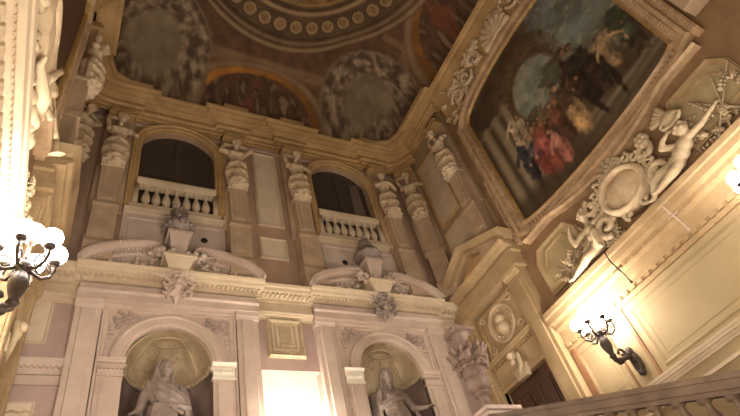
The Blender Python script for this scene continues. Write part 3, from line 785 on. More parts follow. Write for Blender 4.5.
def herm_shaft(t):
    og = V(t['org'])
    def add(name, mb, mat):
        bmesh.ops.translate(mb.bm, verts=mb.bm.verts, vec=og); return part(name, mb, mat, t)
    F = lambda u, v, w: (u, .3 - w, v)
    mb = MB(); mb.prism(F, [(-.21, -1.3), (.21, -1.3), (.25, 0), (-.25, 0)], 0, .34); mb.prism(F, [(-.12, -1.2), (.12, -1.2), (.16, -.1), (-.16, -.1)], .34, .37)
    mb.box(F, -.36, .36, -1.35, 2.4, 0, .1)
    add('shaft', mb, 'umberp')
    mb = MB(); mb.sweep(F, [(-.27, -.02), (.27, -.02)], cornice_sec(.12, .5, 0, .8)); add('shaft_cap', mb, 'warm')
    mb = MB(); mb.sweep(F, [(-.28, -1.45), (.28, -1.45)], [(0, 0), (0, .4), (.05, .4), (.1, .37), (.16, .35), (.16, 0)]); mb.box(F, -.27, .27, -2.5, -1.45, 0, .34); mb.box(F, -.18, .18, -2.3, -1.6, .34, .36)
    mb.sweep(F, [(-.31, -3.1), (.31, -3.1)], [(0, 0), (0, .4), (.45, .4), (.52, .38), (.6, .35), (.6, 0)])
    add('plinth', mb, 'umberp')
    mb = MB()             # scrolled bracket carried over the head
    mb.box(F, -.3, .3, 2.42, 2.68, 0, .3); mb.sweep(F, [(-.34, 2.36), (.34, 2.36)], FLAT(.08, .36))
    for s in (-1, 1):
        mb.tube([F(p, q, .32) for p, q in scroll_pts(s * .2, 2.54, .12, .02, 0, s * 8, 20)], .04, 6)
    for k in range(5): leaf(mb, F, -.12 + .06 * k, 2.46, .3, PI / 2, .18, .04, .06)
    add('bracket', mb, 'gold')
M['umberp'] = stone('umber_pilaster_stone', (194, 168, 140), (162, 137, 111), 1.2)
CB = 11.55
specs = [('A', CARX[0], YB - .34, 0, 'caryatid with one arm over the head, left of the left balcony window'),
         ('B', CARX[1], YB - .34, 0, 'caryatid with bowed head and both elbows raised, right of the left balcony window'),
         ('A', CARX[2], YB - .34, 0, 'caryatid with one arm over the head, left of the right balcony window'),
         ('C', CARX[3], YB - .34, 0, 'caryatid with arms close to the chest, right of the right balcony window'),
         ('A', XR - .42, YB - .5, -PI / 4, 'caryatid leaning out of the right hand corner of the hall'),
         ('A', XR - .34, SIDE[1], -PI / 2, 'caryatid on the right wall beside the corner of the great painting'),
         ('A', XR - .34, SIDE[0], -PI / 2, 'caryatid pilaster at the top right edge of the picture'),
         ('B', XL + .3, YB - .5, PI / 4, 'dim caryatid in the left hand corner of the hall'),
         ('A', XL + .34, SIDE[1], PI / 2, 'caryatid on the left wall near the top left, beside the dark painting edge')]
protos = {}
for pose, x, y, rz, lab in specs:
    if pose not in protos:
        t = thing('caryatid', lab, 'caryatid', (0, 0, 0), 0, 'caryatids under the cornice')
        caryatid_parts(t, pose); herm_shaft(t)
        t.location = (x, y, CB + ZO); t.rotation_euler = (0, 0, rz); protos[pose] = t
    else: copy_tree(protos[pose], (x, y, CB), rz, lab, 'caryatids under the cornice')

# ================================================================== SIDE WALLS
def portal(f, where, short):
    t = thing('portal', where, 'doorway surround', f(8.5, 3.0, 0))
    for u0, u1 in ((7.14, 7.66), (9.42, 9.88)):
        mb = MB(); mb.box(f, u0, u1, 3.0, 7.5, 0, .26); mb.box(f, u0 + .1, u1 - .1, 3.3, 7.3, .26, .3, .012)
        pl = part('pilaster', mb, 'portal', t)
        mb = MB(); mb.sweep(f, [(u0 - .02, 7.42), (u1 + .02, 7.42)], [(0, 0), (0, .3), (.06, .32), (.1, .36), (.2, .38), (.2, 0)]); part('capital', mb, 'portal', pl)
    mb = MB(); mb.sweep(f, [(9.42, 3.0), (9.42, 5.42), (7.75, 5.42), (7.75, 3.0)], [(0, 0), (0, .1), (-.06, .12), (-.1, .18), (-.16, .18), (-.16, 0)]); part('door_frame', mb, 'portal', t)
    mb = MB(); mb.box(f, 7.66, 9.42, 5.58, 6.1, 0, .1); mb.sweep(f, [(7.6, 5.98), (9.46, 5.98)], cornice_sec(.22, .28)); dentils(mb, f, 7.7, 9.4, 6.02, 6.08, .08, .18, .1)
    part('lintel', mb, 'portal', t)
    mb = MB(); mb.box(f, 7.66, 9.42, 6.2, 7.5, 0, .06); mb.sweep(f, rect(7.74, 9.34, 6.28, 7.46), sec(.1, .06, .06), True)
    mp = part('medallion_panel', mb, 'portal', t)
    mb = MB(); cu, cv = 8.54, 6.9
    mb.sweep(f, arc(cu, cv, .5, .52, 0, 2 * PI, 36)[:-1], sec(.1, .08, .06), True)
    mb.ell(f(cu, cv + .1, .1), .15); mb.ell(f(cu, cv - .16, .08), .2)
    for k in range(16):
        a = 2 * PI * k / 16; leaf(mb, f, cu + .36 * math.cos(a), cv + .36 * math.sin(a), .05, a + 1.2, .1, .04, .04)
    for s in (-1, 1):
        for q in (-1, 1): mb.tube([f(p, z, .09) for p, z in scroll_pts(cu + s * .6, cv + q * .42, .12, .02, 0, 7 * s * q, 16)], .03, 6)
    part('medallion', mb, 'stucco', mp, True)
    mb = MB(); mb.box(f, 7.05, 9.95, 7.6, 8.1, 0, .34); mb.sweep(f, [(6.98, 8.02), (9.98, 8.02)], cornice_sec(.3, .58, 0, .55)); mb.sweep(f, [(7.03, 7.6), (9.96, 7.6)], [(-.02, 0), (-.02, .38), (.12, .38), (.12, 0)])
    part('entablature', mb, 'portal', t)
    mb = MB(); mb.sweep(f, [(6.92, 8.32), (8.45, 9.02), (9.98, 8.32)], [(0, 0), (0, .36), (.08, .42), (.1, .54), (.2, .6), (.27, .64), (.27, 0)])
    part('raking_cornice', mb, 'portal', t)
    mb = MB(); mb.prism(f, [(7.0, 8.3), (9.9, 8.3), (8.45, 9.0)], 0, .2); part('tympanum', mb, 'gold', t)
    # bust shaped keystone with a scroll over the door
    k = thing('keystone', short, 'ornament', f(8.5, 5.3, .2))
    mb = MB(); mb.tube([f(p, z, .28) for p, z in scroll_pts(8.5, 5.86, .14, .03, -1.6, 6.0, 20)], .05, 7)
    mb.chain([f(8.36, 5.84, .26), f(8.34, 5.62, .3), f(8.5, 5.46, .26), f(8.62, 5.4, .22)], .06, .04)
    part('scroll', mb, 'white', k, True)
    mb = MB(); mb.ell(f(8.55, 5.9, .32), .1); mb.ell(f(8.55, 5.76, .28), (.08, .1, .1)); part('boss', mb, 'stucco', k, True)
    mb = MB(); mb.prism(f, [(8.34, 5.32), (8.68, 5.32), (8.76, 5.6), (8.26, 5.6)], .1, .24); part('block', mb, 'white', k)
portal(RT, 'pedimented doorway surround with an oval medallion on the right wall', 'pale scrolled keystone over the brown door on the right')
portal(LT, 'pedimented doorway surround seen edge on at the left, below the trumpet', 'pale scroll keystone low at the left edge under the bracket lamp')
def door(f, nm, lab):
    t = thing(nm, lab, 'door', f(8.58, 2.9, -.2), kind='structure')
    mb = MB(); mb.box(f, 7.7, 9.47, 2.9, 5.5, -.2, -.06); part('door_leaf', mb, 'wood', t)
    mb = MB()
    for u0, u1 in ((7.9, 8.5), (8.67, 9.27)):
        for v0, v1 in ((3.1, 3.9), (4.05, 5.2)):
            mb.sweep(f, rect(u0, u1, v0, v1), sec(.07, .04, -.06), True); mb.box(f, u0 + .12, u1 - .12, v0 + .12, v1 - .12, -.06, -.03)
    part('door_panel', mb, 'wood', t)
door(RT, 'door_1', 'dark brown panelled door on the right wall')
door(LT, 'door_2', 'door on the left wall, seen edge on')

# ---- rectangular mouldings of the pale lower wall
def wallframe(f, u0, u1, label):
    t = thing('wall_panel', label, 'panel', f((u0 + u1) / 2, 3.7, 0))
    mb = MB(); mb.sweep(f, rect(u0, u1, 3.75, 5.0), sec(.07, .025), True); part('frame', mb, 'cream', t)
    mb = MB(); mb.sweep(f, rect(u0 + .16, u1 - .16, 3.91, 4.84), sec(.025, .008), True); part('inner_bead', mb, 'cream', t)
wallframe(RT, 2.3, 5.42, 'long plain wall panel at the lower right, right of the bracket lamp')
wallframe(RT, 6.2, 7.0, 'narrow wall panel between the bracket lamp and the brown door')
mb = MB(); mb.box(RT, 6.98, 7.1, 3.4, 5.12, 0, .08); mb.box(RT, 5.55, 5.62, 3.4, 5.12, 0, .03); mb.box(RT, 6.1, 6.14, 3.4, 5.12, 0, .03)
struct('trim_12', mb, 'brownm', 'brown upright strip beside the lamp wall', 'trim')
panel(RT, 'wall_panel', 8.12, 9.25, 10.9, 13.75, 'dim tall panel with faint relief on the right wall between two caryatids', 'gold', 'warm', .1, .06)
panel(RT, 'wall_panel', 7.95, 9.3, 9.45, 10.7, 'square dim panel above the pediment of the right doorway', 'gold', 'warm', .1, .04)
panel(LT, 'wall_panel', 8.12, 9.25, 10.9, 13.75, 'dim tall panel on the left wall beside the corner caryatid', 'gold', 'warm', .1, .06)
def octagon(f, u0, u1, label, mat='warm'):
    t = thing('wall_panel', label, 'panel', f((u0 + u1) / 2, 6.3, 0))
    cc = .22; pts = [(u0, 6.38), (u1, 6.38), (u1, 7.5 - cc), (u1 - cc, 7.62), (u0 + cc, 7.62), (u0, 7.5 - cc)]
    mb = MB(); mb.prism(f, pts, 0, .03); part('field', mb, 'olive', t)
    mb = MB(); mb.sweep(f, pts, sec(.13, .1), True); part('frame', mb, 'portal', t)
    mb = MB(); mb.sweep(f, [(p[0] + (.2 if p[0] < (u0 + u1) / 2 else -.2), p[1] + (.2 if p[1] < 7 else -.2)) for p in pts], sec(.05, .05, .02), True); part('inner_bead', mb, 'portal', t)
octagon(RT, 5.3, 6.78, 'cream stucco panel behind the left hand putto of the right wall')
octagon(RT, .96, 2.44, 'cream stucco panel at the right edge behind the far putto')

# ---- the great painting
PEOPLE = []
def paint_setup():
    rnd = random.Random(21)
    # (u, feet height, size, robe, skirt, skin, lean)
    def fig(u, v, h, robe, robe2, skin=(158, 120, 92), lean=0.0):
        PEOPLE.append((u, v, h, robe, robe2, skin, lean))
    for i in range(13):
        fig(4.95 - .15 * i, 9.55 + .12 * math.sin(i * 1.9), .95, rnd.choice([(70, 54, 42), (92, 74, 56), (58, 52, 50), (104, 62, 48)]), (52, 42, 34), (146, 110, 84), rnd.uniform(-.1, .1))
    fig(5.25, 10.1, 1.35, (168, 154, 126), (150, 134, 108)); fig(4.98, 10.0, 1.15, (150, 136, 112), (132, 116, 92))
    fig(3.05, 9.0, 2.2, (40, 32, 27), (36, 29, 24), (120, 90, 68), -.06); fig(2.68, 9.1, 2.0, (38, 31, 26), (44, 34, 28), (124, 94, 70), .08)
    fig(2.25, 9.2, 1.2, (150, 126, 92), (120, 98, 72), (110, 88, 68)); fig(1.9, 9.0, 1.2, (84, 78, 62), (66, 58, 46), (100, 80, 62)); fig(1.62, 8.9, 1.2, (52, 58, 46), (58, 50, 40), (100, 80, 62))
    fig(3.66, 8.72, 1.95, (66, 50, 40), (170, 136, 94), (160, 122, 94), .05)
    fig(4.1, 8.9, 1.5, (96, 58, 46), (70, 48, 40))
    fig(5.4, 8.95, 1.6, (44, 46, 54), (36, 37, 44)); fig(5.05, 8.75, 1.55, (52, 54, 62), (106, 52, 46))
    fig(4.72, 8.62, 1.8, (142, 78, 68), (120, 62, 54), (176, 134, 104), .1); fig(4.42, 8.5, 1.35, (172, 118, 100), (150, 94, 82), (182, 140, 110), .12)
paint_setup()
def paint_canvas(u, v):
    # u = distance along the wall (large is the left of the picture), v = height
    n1 = noise.fractal(V((u * 1.3, v * 1.3, 2)), .9, 2.1, 5); n2 = noise.fractal(V((u * 5.5, v * 5.5, 7)), .9, 2.1, 4); n3 = noise.fractal(V((u * 2.6, v * 2.6, 17)), .9, 2.1, 5)
    c = mix((70, 58, 44), (52, 42, 33), .5 + n1)
    def ss(a, b, x):
        t = max(0, min(1, (x - a) / (b - a))); return t * t * (3 - 2 * t)
    def blob(cc, u0, v0, ru, rv, k=1.0, rot=0, soft=.35):
        nonlocal c
        du, dv = u - u0, v - v0
        if abs(du) > 2.2 * max(ru, rv) or abs(dv) > 2.2 * max(ru, rv): return
        if rot: du, dv = du * math.cos(rot) + dv * math.sin(rot), -du * math.sin(rot) + dv * math.cos(rot)
        d = math.hypot(du / ru, dv / rv) + n2 * .3
        if d < 1: c = mix(c, tuple(x * (1 + .35 * n2 + .2 * n3) for x in cc), ss(0, 1, (1 - d) / soft) * k)
    # cloudy sky right of the ruined arch
    sk = ss(10.0, 10.9, v + .5 * n1) * ss(3.5, 2.9, u + .3 * n3)
    c = mix(c, mix(mix((112, 120, 114), (86, 90, 82), .5 + n1 * 1.3), (140, 138, 122), .8 * ss(.1, .6, n3)), sk)
    # masonry arch with an opening onto light
    blob((84, 66, 49), 4.2, 11.4, 1.5, 1.9, .9)
    d = math.hypot((u - 4.02) / .8, (v - 11.1) / 1.0)
    for rr in (1.14, 1.34, 1.5): c = mix(c, (60, 48, 36) if rr < 1.3 else (98, 78, 58), .6 * band(d, rr, .05)) if v > 10.4 else c
    if v > 10.2: c = mix(c, mix((136, 138, 124), (104, 110, 100), .5 + n3 * 1.3), ss(1.08, .94, d + .06 * n2) * ss(10.2, 10.5, v))
    blob((62, 58, 44), 3.5, 10.9, .5, .5, .8); blob((58, 54, 40), 4.5, 10.5, .35, .3, .7)
    # fluted columns on the left, standing on plinths
    if u > 4.95 and v < 11.95:
        s = ((u - 4.98 + (v - 10) * .02) / .46) % 1
        cl = mix((146, 132, 106), (56, 46, 36), ss(.1, .5, abs(s - .4))); cl = mix(cl, (90, 78, 60), .35 * (.5 + .5 * math.sin(s * 40)))
        c = mix(c, cl, .85 * ss(4.95, 5.1, u) * ss(11.95, 11.75, v))
        c = mix(c, (124, 108, 84), .7 * band(v, 11.7, .12)); c = mix(c, (40, 32, 26), .7 * ss(9.2, 8.7, v))
    # paved steps
    st = ss(9.1, 8.85, v + .1 * n1) * ss(4.0, 3.2, u)
    c = mix(c, mix((108, 96, 79), (80, 70, 56), .5 + .5 * math.sin((v + u * .12) * 26)), st)
    c = mix(c, (62, 51, 40), .55 * ss(8.85, 8.55, v))
    # dark horse, pale horse and banner
    blob((156, 130, 96), 2.05, 10.1, .6, .28, .8, .3); blob((148, 124, 92), 1.75, 9.75, .2, .5, .7, -.3)
    blob((34, 28, 23), 2.85, 9.75, .75, .62); blob((32, 26, 22), 3.3, 10.15, .2, .5, 1, -.5); blob((32, 26, 22), 2.45, 9.2, .1, .7, 1, .15); blob((32, 26, 22), 3.15, 9.15, .1, .7, 1, -.1)
    blob((46, 52, 38), 1.62, 10.2, .3, .5, .9)
    for (fu, fv, h, r1, r2, sk_, ln) in PEOPLE:
        if abs(u - fu) > h * .5 or v < fv - .2 or v > fv + h * 1.15: continue
        w = h * .13
        blob(r2, fu, fv + h * .3, w * 1.15, h * .36, .95, ln); blob(r1, fu + ln * h * .3, fv + h * .64, w * 1.05, h * .22, .95, ln)
        blob(tuple(x * 1.25 for x in r1), fu + w * .35, fv + h * .66, w * .4, h * .16, .6, ln); blob(tuple(x * .6 for x in r2), fu - w * .5, fv + h * .3, w * .35, h * .3, .6, ln)
        blob(r1, fu + w * 1.3, fv + h * .62, w * .38, h * .17, .85, .6); blob(sk_, fu + w * 1.75, fv + h * .5, w * .26, h * .05, .85)
        blob(tuple(x * .35 for x in sk_), fu + ln * h * .6, fv + h * .94, h * .062, h * .075, .95); blob(sk_, fu + ln * h * .6 - .01, fv + h * .92, h * .048, h * .062, .95)
    return tuple(min(255, q * 1.2) for q in mix(c, (70, 58, 44), .16))
CU0, CU1, CV0 = 1.38, 6.36, 8.47
def bot_at(u): return CV0 - .26 * (max(0, 1 - ((u - YC) / 2.49) ** 2)) ** .6
def top_at(u): return 12.66 + .58 * (max(0, 1 - ((u - YC) / 2.49) ** 2)) ** .5
t = thing('painting', 'huge dark history painting with an arched top in a carved frame on the right wall', 'painting', RT(YC, 8.0, 0))
nu, nv = 250, 240; vs = []; cs = []
for j in range(nv + 1):
    for i in range(nu + 1):
        u = CU0 + (CU1 - CU0) * i / nu; v = bot_at(u) + (top_at(u) - bot_at(u)) * j / nv
        p = RT(u, v, .06); vs.append((p[0] - t['org'][0], p[1] - t['org'][1], p[2] - t['org'][2])); cs += lin(paint_canvas(u, v))
me = bpy.data.meshes.new('canvas'); me.from_pydata(vs, [], [(j * (nu + 1) + i, j * (nu + 1) + i + 1, (j + 1) * (nu + 1) + i + 1, (j + 1) * (nu + 1) + i) for j in range(nv) for i in range(nu)])
me.color_attributes.new(name='paint', type='FLOAT_COLOR', domain='POINT').data.foreach_set('color', cs); me.update()
link('canvas', me, 'canvas', t)
def frame_path():
    return [(CU0 + (CU1 - CU0) * i / 30, bot_at(CU0 + (CU1 - CU0) * i / 30)) for i in range(31)] + [(u, top_at(u)) for u in [CU1 - (CU1 - CU0) * i / 30 for i in range(31)]]
def picture_frame(f, t, mat):
    fp = frame_path()
    mb = MB(); mb.sweep(f, fp, [(.0, 0), (.0, .12), (-.02, .15), (-.05, .12), (-.05, 0)], True); part('gilt_fillet', mb, 'gilt', t)
    mb = MB(); mb.sweep(f, fp, [(-.05, 0), (-.05, .14), (-.1, .1), (-.26, .1), (-.28, .2), (-.36, .22), (-.4, .14), (-.4, 0)], True)
    n = 44
    for i in range(n):
        v = CV0 + (12.6 - CV0) * (i + .3) / n
        for u0, u1 in ((CU0 - .25, CU0 - .12), (CU1 + .12, CU1 + .25)): mb.box(f, u0, u1, v, v + .055, .1, .15)
        u = CU0 + (CU1 - CU0) * (i + .3) / n; mb.box(f, u, u + .06, bot_at(u) - .25, bot_at(u) - .12, .1, .15)
    part('carved_frame', mb, mat, t)
    for u0, u1 in ((CU0 - .56, CU0 - .4), (CU1 + .4, CU1 + .56)):
        mb = MB(); mb.box(f, u0, u1, 8.1, 10.5, 0, .14); mb.box(f, u0 + .02, u1 - .02, 10.5, 13.0, 0, .08)
        for i in range(28): mb.box(f, u0 + .03, u1 - .03, 8.2 + .08 * i, 8.245 + .08 * i, .14, .18)
        part('side_strip', mb, mat, t)
    mb = MB()               # bowed apron below the frame
    pts = [(YC + 1.9 * x, 8.0 - .34 * math.cos(x * PI / 2) ** 1.0) for x in [-1 + 2 * i / 24 for i in range(25)]]
    mb.prism(f, pts + [(YC + 1.9, 8.1), (YC - 1.9, 8.1)], 0, .16)
    mb.sweep(f, [(CU0 - .3, 8.0)] + pts + [(CU1 + .3, 8.0)], [(0, 0), (0, .2), (-.05, .24), (-.1, .18), (-.1, 0)])
    part('apron', mb, mat, t)
picture_frame(RT, t, 'frame')
# stucco garland over the painting
def garland(f0, label, us):
    f = lambda u, v, w: f0(u, v, w + cove_w(v))
    mb = MB()
    for i in range(130):
        u = random.uniform(*us); base = top_at(max(CU0, min(CU1, u))) + .42
        v = base + random.uniform(0, max(.12, 14.5 - base))
        if abs(u - YC) < .75 and random.random() < .4: continue
        leaf(mb, f, u, v, .04, random.uniform(0, 6.28), random.uniform(.14, .3), random.uniform(.05, .085), .09)
    for s in (-1, 1):
        for q in range(3):
            u0 = YC + s * (1.0 + .62 * q); v0 = top_at(u0) + .85
            if us[0] < u0 < us[1]: mb.tube([f(a, b, .12) for a, b in scroll_pts(u0, v0, .3, .05, PI * q, PI * q + s * 7, 26)], .06, 7)
    for i in range(9):
        a = PI * i / 8; mb.cap(f(YC + .1 * math.cos(a), 13.75, .14), f(YC + .5 * math.cos(a), 13.75 + .55 * math.sin(a), .1), .06, .13)
    single('stucco_garland', mb, 'stucco', label, 'relief', f(YC, 13.3, 0), True)
garland(RT, 'leafy stucco relief between the top of the great painting and the cornice', (1.0, 6.9))
# left wall painting: only the edge of it shows
t = thing('painting', 'dark painting on the left wall, only a steep strip of it visible', 'painting', LT(YC, 8.0, 0))
mb = MB(); mb.prism(LT, [(CU0, CV0), (CU1, CV0)] + [(u, top_at(u)) for u in [CU1 - (CU1 - CU0) * i / 30 for i in range(31)]], 0, .06); part('canvas', mb, 'wood', t)
picture_frame(LT, t, 'frame')

# ---- cartouche and putti on the string course
def putto(f, name, label, mir, u0, mat, trumpet=False, crouch=False):
    """winged child seated on the string course; mir=1 turns it towards larger u"""
    m = mir
    P = lambda u, v, w: f(u0 + m * u, 6.07 + v, w)
    t = thing(name, label, 'putto', f(u0, 6.07, .2))
    mb = MB()
    if not crouch:
        E = lambda u, v, w, r: mb.ell(P(u, v, w), r)
        E(0, .3, .2, .17); E(.03, .5, .2, .165); E(.06, .68, .22, .15); mb.cap(P(.06, .7, .22), P(.1, .92, .24), .08, .07)
        E(.12, 1.03, .26, .135); E(.12, 1.08, .24, .14); E(.16, .98, .36, .05); E(.1, .96, .36, .05); mb.cap(P(.13, 1.03, .38), P(.135, .99, .41), .018, .025, 8); E(.13, .93, .36, .035)
        for i in range(8): E(.12 + .13 * math.cos(i * .8), 1.1 + .05 * math.sin(i * 1.7), .24 + .12 * math.sin(i * .8), .05)
        # legs: one stretched along the ledge, one bent
        mb.chain([P(-.06, .24, .24), P(-.3, .2, .34), P(-.46, .14, .34)], .12, .085); mb.chain([P(-.46, .14, .34), P(-.66, .12, .32), P(-.84, .09, .3)], .085, .05)
        mb.chain([P(-.84, .08, .3), P(-.95, .08, .36)], .05, .032)
        if trumpet:
            mb.chain([P(.06, .24, .22), P(.02, .1, .26), P(-.1, .06, .26)], .11, .08); mb.chain([P(-.1, .06, .26), P(-.3, .05, .24)], .07, .05)
        else:
            mb.chain([P(.08, .24, .28), P(.2, .34, .42), P(.24, .4, .5)], .115, .085); mb.chain([P(.24, .4, .5), P(.22, .24, .5), P(.2, .1, .48)], .082, .05); mb.chain([P(.2, .06, .48), P(.24, .04, .58)], .048, .03)
        # arms
        mb.chain([P(-.1, .76, .22), P(-.26, .68, .3), P(-.36, .6, .36)], .075, .06); mb.chain([P(-.36, .6, .36), P(-.34, .78, .42), P(-.28, .9, .44)], .058, .042)
        hand(mb, P(-.28, .9, .44), V(P(.3, .5, .1)) - V(P(0, 0, 0)), V(P(0, 0, 1)) - V(P(0, 0, 0)), .9, 1, .6)
        if trumpet:
            mb.chain([P(.16, .76, .24), P(.24, .7, .32), P(.3, .66, .38)], .075, .06); mb.chain([P(.3, .66, .38), P(.32, .7, .4), P(.33, .74, .41)], .058, .042)
            hand(mb, P(.33, .74, .41), V(P(-.3, .6, .2)) - V(P(0, 0, 0)), V(P(0, 0, 1)) - V(P(0, 0, 0)), .9, -1, .7)
        else:
            mb.chain([P(.2, .76, .22), P(.38, .72, .26), P(.52, .7, .3)], .075, .06); mb.chain([P(.52, .7, .3), P(.66, .78, .3), P(.78, .84, .28)], .058, .042)
            hand(mb, P(.78, .84, .28), V(P(1, .3, 0)) - V(P(0, 0, 0)), V(P(0, 0, 1)) - V(P(0, 0, 0)), .9, -1, .4)
    else:
        E = lambda u, v, w, r: mb.ell(P(u, v, w), r)
        E(0, .4, .24, .17); E(.18, .5, .26, .165); E(.34, .6, .28, .15); mb.cap(P(.34, .6, .28), P(.46, .78, .32), .08, .07)
        E(.5, .9, .34, .135); E(.48, .95, .32, .14); mb.cap(P(.56, .9, .46), P(.57, .86, .48), .018, .026, 8); E(.53, .8, .43, .035)
        for i in range(8): E(.48 + .13 * math.cos(i * .8), .99 + .05 * math.sin(i * 1.7), .32 + .12 * math.sin(i * .8), .05)
        mb.chain([P(-.04, .34, .3), P(-.3, .4, .38), P(-.46, .36, .4)], .12, .085); mb.chain([P(-.46, .36, .4), P(-.6, .2, .36), P(-.7, .06, .34)], .085, .05); mb.chain([P(-.7, .05, .34), P(-.8, .04, .4)], .048, .03)
        mb.chain([P(.02, .32, .28), P(-.1, .14, .42), P(-.2, .08, .46)], .115, .085); mb.chain([P(-.2, .08, .46), P(-.4, .06, .44), P(-.56, .06, .42)], .08, .05); mb.chain([P(-.56, .06, .42), P(-.62, .05, .5)], .048, .03)
        mb.chain([P(.44, .66, .3), P(.66, .62, .32), P(.8, .6, .34)], .075, .06); mb.chain([P(.8, .6, .34), P(.98, .66, .34), P(1.12, .72, .32)], .058, .042)
        hand(mb, P(1.12, .72, .32), V(P(1, .3, 0)) - V(P(0, 0, 0)), V(P(0, 0, 1)) - V(P(0, 0, 0)), .9, 1, .4)
        mb.chain([P(.26, .68, .26), P(.1, .8, .36), P(.02, .86, .42)], .075, .06); mb.chain([P(.02, .86, .42), P(.14, .98, .44), P(.24, 1.04, .42)], .058, .042)
        hand(mb, P(.24, 1.04, .42), V(P(1, .5, 0)) - V(P(0, 0, 0)), V(P(0, 0, 1)) - V(P(0, 0, 0)), .9, 1, .4)
    part('body', mb, mat, t, blob=.022)
    mb = MB()
    for i in range(6): mb.cap(P(-.04, .66, .12), P(-.22 - .06 * i, 1.05 - .13 * i, .08), .05, .035)
    part('wing', mb, mat, t, True)
    if trumpet:
        mb = MB()
        for i in range(12): mb.ell(P(-.45 + .07 * i, .02 + .04 * (i % 3), .12 + .05 * (i % 2)), .13)
        part('cloud', mb, mat, t, True)
    return t
putto(RT, 'putto', 'stucco putto seated left of the oval cartouche on the right wall', -1, 5.05, 'white')
putto(lambda u, v, w: RT(u, 6.07 + (v - 6.07) * .72, w), 'putto', 'stucco putto reclining right of the oval cartouche, arm stretched to the right', -1, 2.78, 'white', crouch=True)
putto(lambda u, v, w: LT(u, v + .1, w * .85), 'putto', 'white putto on the left wall blowing a long straight trumpet', 1, 4.75, 'white', trumpet=True)
def cartouche(f, label):
    mb = MB()
    mb.sweep(f, arc(3.87, 6.82, .46, .36, 0, 2 * PI, 40)[:-1], [(0, 0), (0, .34), (-.05, .42), (-.1, .38), (-.14, .3), (-.16, 0)], True)
    cart = thing('cartouche', label, 'cartouche', f(3.87, 6.07, 0))
    part('oval_frame', mb, 'stucco', cart, True)
    mb = MB(); mb.ell(f(3.87, 6.82, .22), (.14, .5, .4)); part('oval_field', mb, 'stucco', cart, True)
    mb = MB()
    for k in range(20):
        a = 2 * PI * k / 20
        if a > 3.6 and a < 5.8 and k % 2: continue
        cu, cv = 3.87 + .72 * math.cos(a), 6.86 + .56 * math.sin(a)
        mb.tube([f(p, q, .26) for p, q in scroll_pts(cu, cv, .12, .03, a, a + 6.5, 14)], .05, 7)
    for s in (-1, 1):
        mb.tube([f(p, q, .28) for p, q in scroll_pts(3.87 + s * .74, 6.5, .26, .06, -PI / 2, -PI / 2 + s * 7, 24)], .075, 8)
        mb.tube([f(p, q, .24) for p, q in scroll_pts(3.87 + s * .8, 7.12, .2, .05, PI / 2, PI / 2 - s * 7, 24)], .07, 8)
    part('scrolled_rim', mb, 'white', cart, True)
    mb = MB()
    for k in range(7):
        a = PI * k / 6; mb.cap(f(3.87 + .06 * math.cos(a), 7.42, .24), f(3.87 + .26 * math.cos(a), 7.42 + .26 * math.sin(a), .2), .05, .075)
    part('shell_crest', mb, 'white', cart, True)
cartouche(RT, 'oval stucco cartouche with a scrolled frame between two putti on the right wall')
cartouche(lambda u, v, w: LT(u, v, w * .75), 'stucco cartouche seen edge on along the left wall above the trumpet')
def trophy(f, u, v, label, seed, w=.55, h=.75, name='trophy', mat='white'):
    random.seed(seed); mb = MB()
    for k in range(26):
        a = random.uniform(0, PI); r = random.uniform(.1, 1)
        leaf(mb, f, u + w * r * math.cos(a), v + h * r * math.sin(a) * .9 + .03, random.uniform(.06, .2), a + random.uniform(-.6, .6), random.uniform(.12, .24), random.uniform(.035, .06), .06)
    for k in range(3):
        a = random.uniform(.4, 2.7); mb.cap(f(u - w * .8 * math.cos(a), v + .05, .14), f(u + w * math.cos(a), v + h, .1), .025, .02)
    single(name, mb, mat, label, 'relief', f(u, v, 0), True)
trophy(RT, 5.95, 6.08, 'leaf and branch relief behind the legs of the left putto', 3)
trophy(RT, 1.6, 6.08, 'flag and weapon relief beyond the reclining putto at the right edge', 5, .7, 1.1)
trophy(RT, 4.62, 6.08, 'small leaf spray between the left putto and the cartouche', 8, .25, .5)
trophy(LT, 6.3, 6.08, 'leaf relief on the left wall under the trumpet', 9, .4, .8)
mb = MB()                                              # white plume and helmet beside the cartouche
for k in range(6): mb.ell(RT(2.95 + .09 * math.cos(k * 1.05), 7.25 + .1 * math.sin(k * 1.05), .3), .085, sub=2)
mb.ell(RT(2.95, 7.25, .32), .08)
single('rosette', mb, 'white', 'white flower shaped boss above the cartouche, under the painting', 'ornament', RT(2.95, 7.15, .2), True)
t = thing('helmet', 'plumed stucco helmet above the reclining putto', 'ornament', RT(2.3, 6.9, .2))
mb = MB(); mb.ell(RT(2.3, 7.1, .3), (.15, .2, .17)); mb.tube([RT(2.3 + .22 * math.cos(a), 7.02 + .1 * math.sin(a), .38) for a in [2 * PI * i / 16 for i in range(17)]], .04, 7); part('bowl', mb, 'white', t, True)
mb = MB()
for k in range(5): mb.cap(RT(2.3, 7.2, .28), RT(2.36 + .07 * k, 7.5 - .05 * k, .26), .05, .06)
part('plume', mb, 'white', t, True)
# trumpet held by the left putto
t = thing('trumpet', 'long white trumpet with a flared bell pointing down on the left wall', 'trumpet', LT(5.5, 6.9, .4))
a = V(LT(4.92, 7.2, .3)); b = V(LT(5.32, 6.58, .47)); d = (b - a)
q = V((0, 0, 1)).rotation_difference(d.normalized()).to_matrix(); L = d.length
mb = MB(); mb.lathe(a, [(.018, -.2), (.02, 0), (.022, L * .5), (.03, L * .75), (.04, L * .9)], 16, rot=q); part('tube', mb, 'white', t, True)
mb = MB(); mb.lathe(a, [(.04, L * .88), (.05, L), (.07, L * 1.08), (.1, L * 1.14), (.1, L * 1.15), (.05, L * 1.1)], 20, rot=q); part('bell', mb, 'white', t, True)

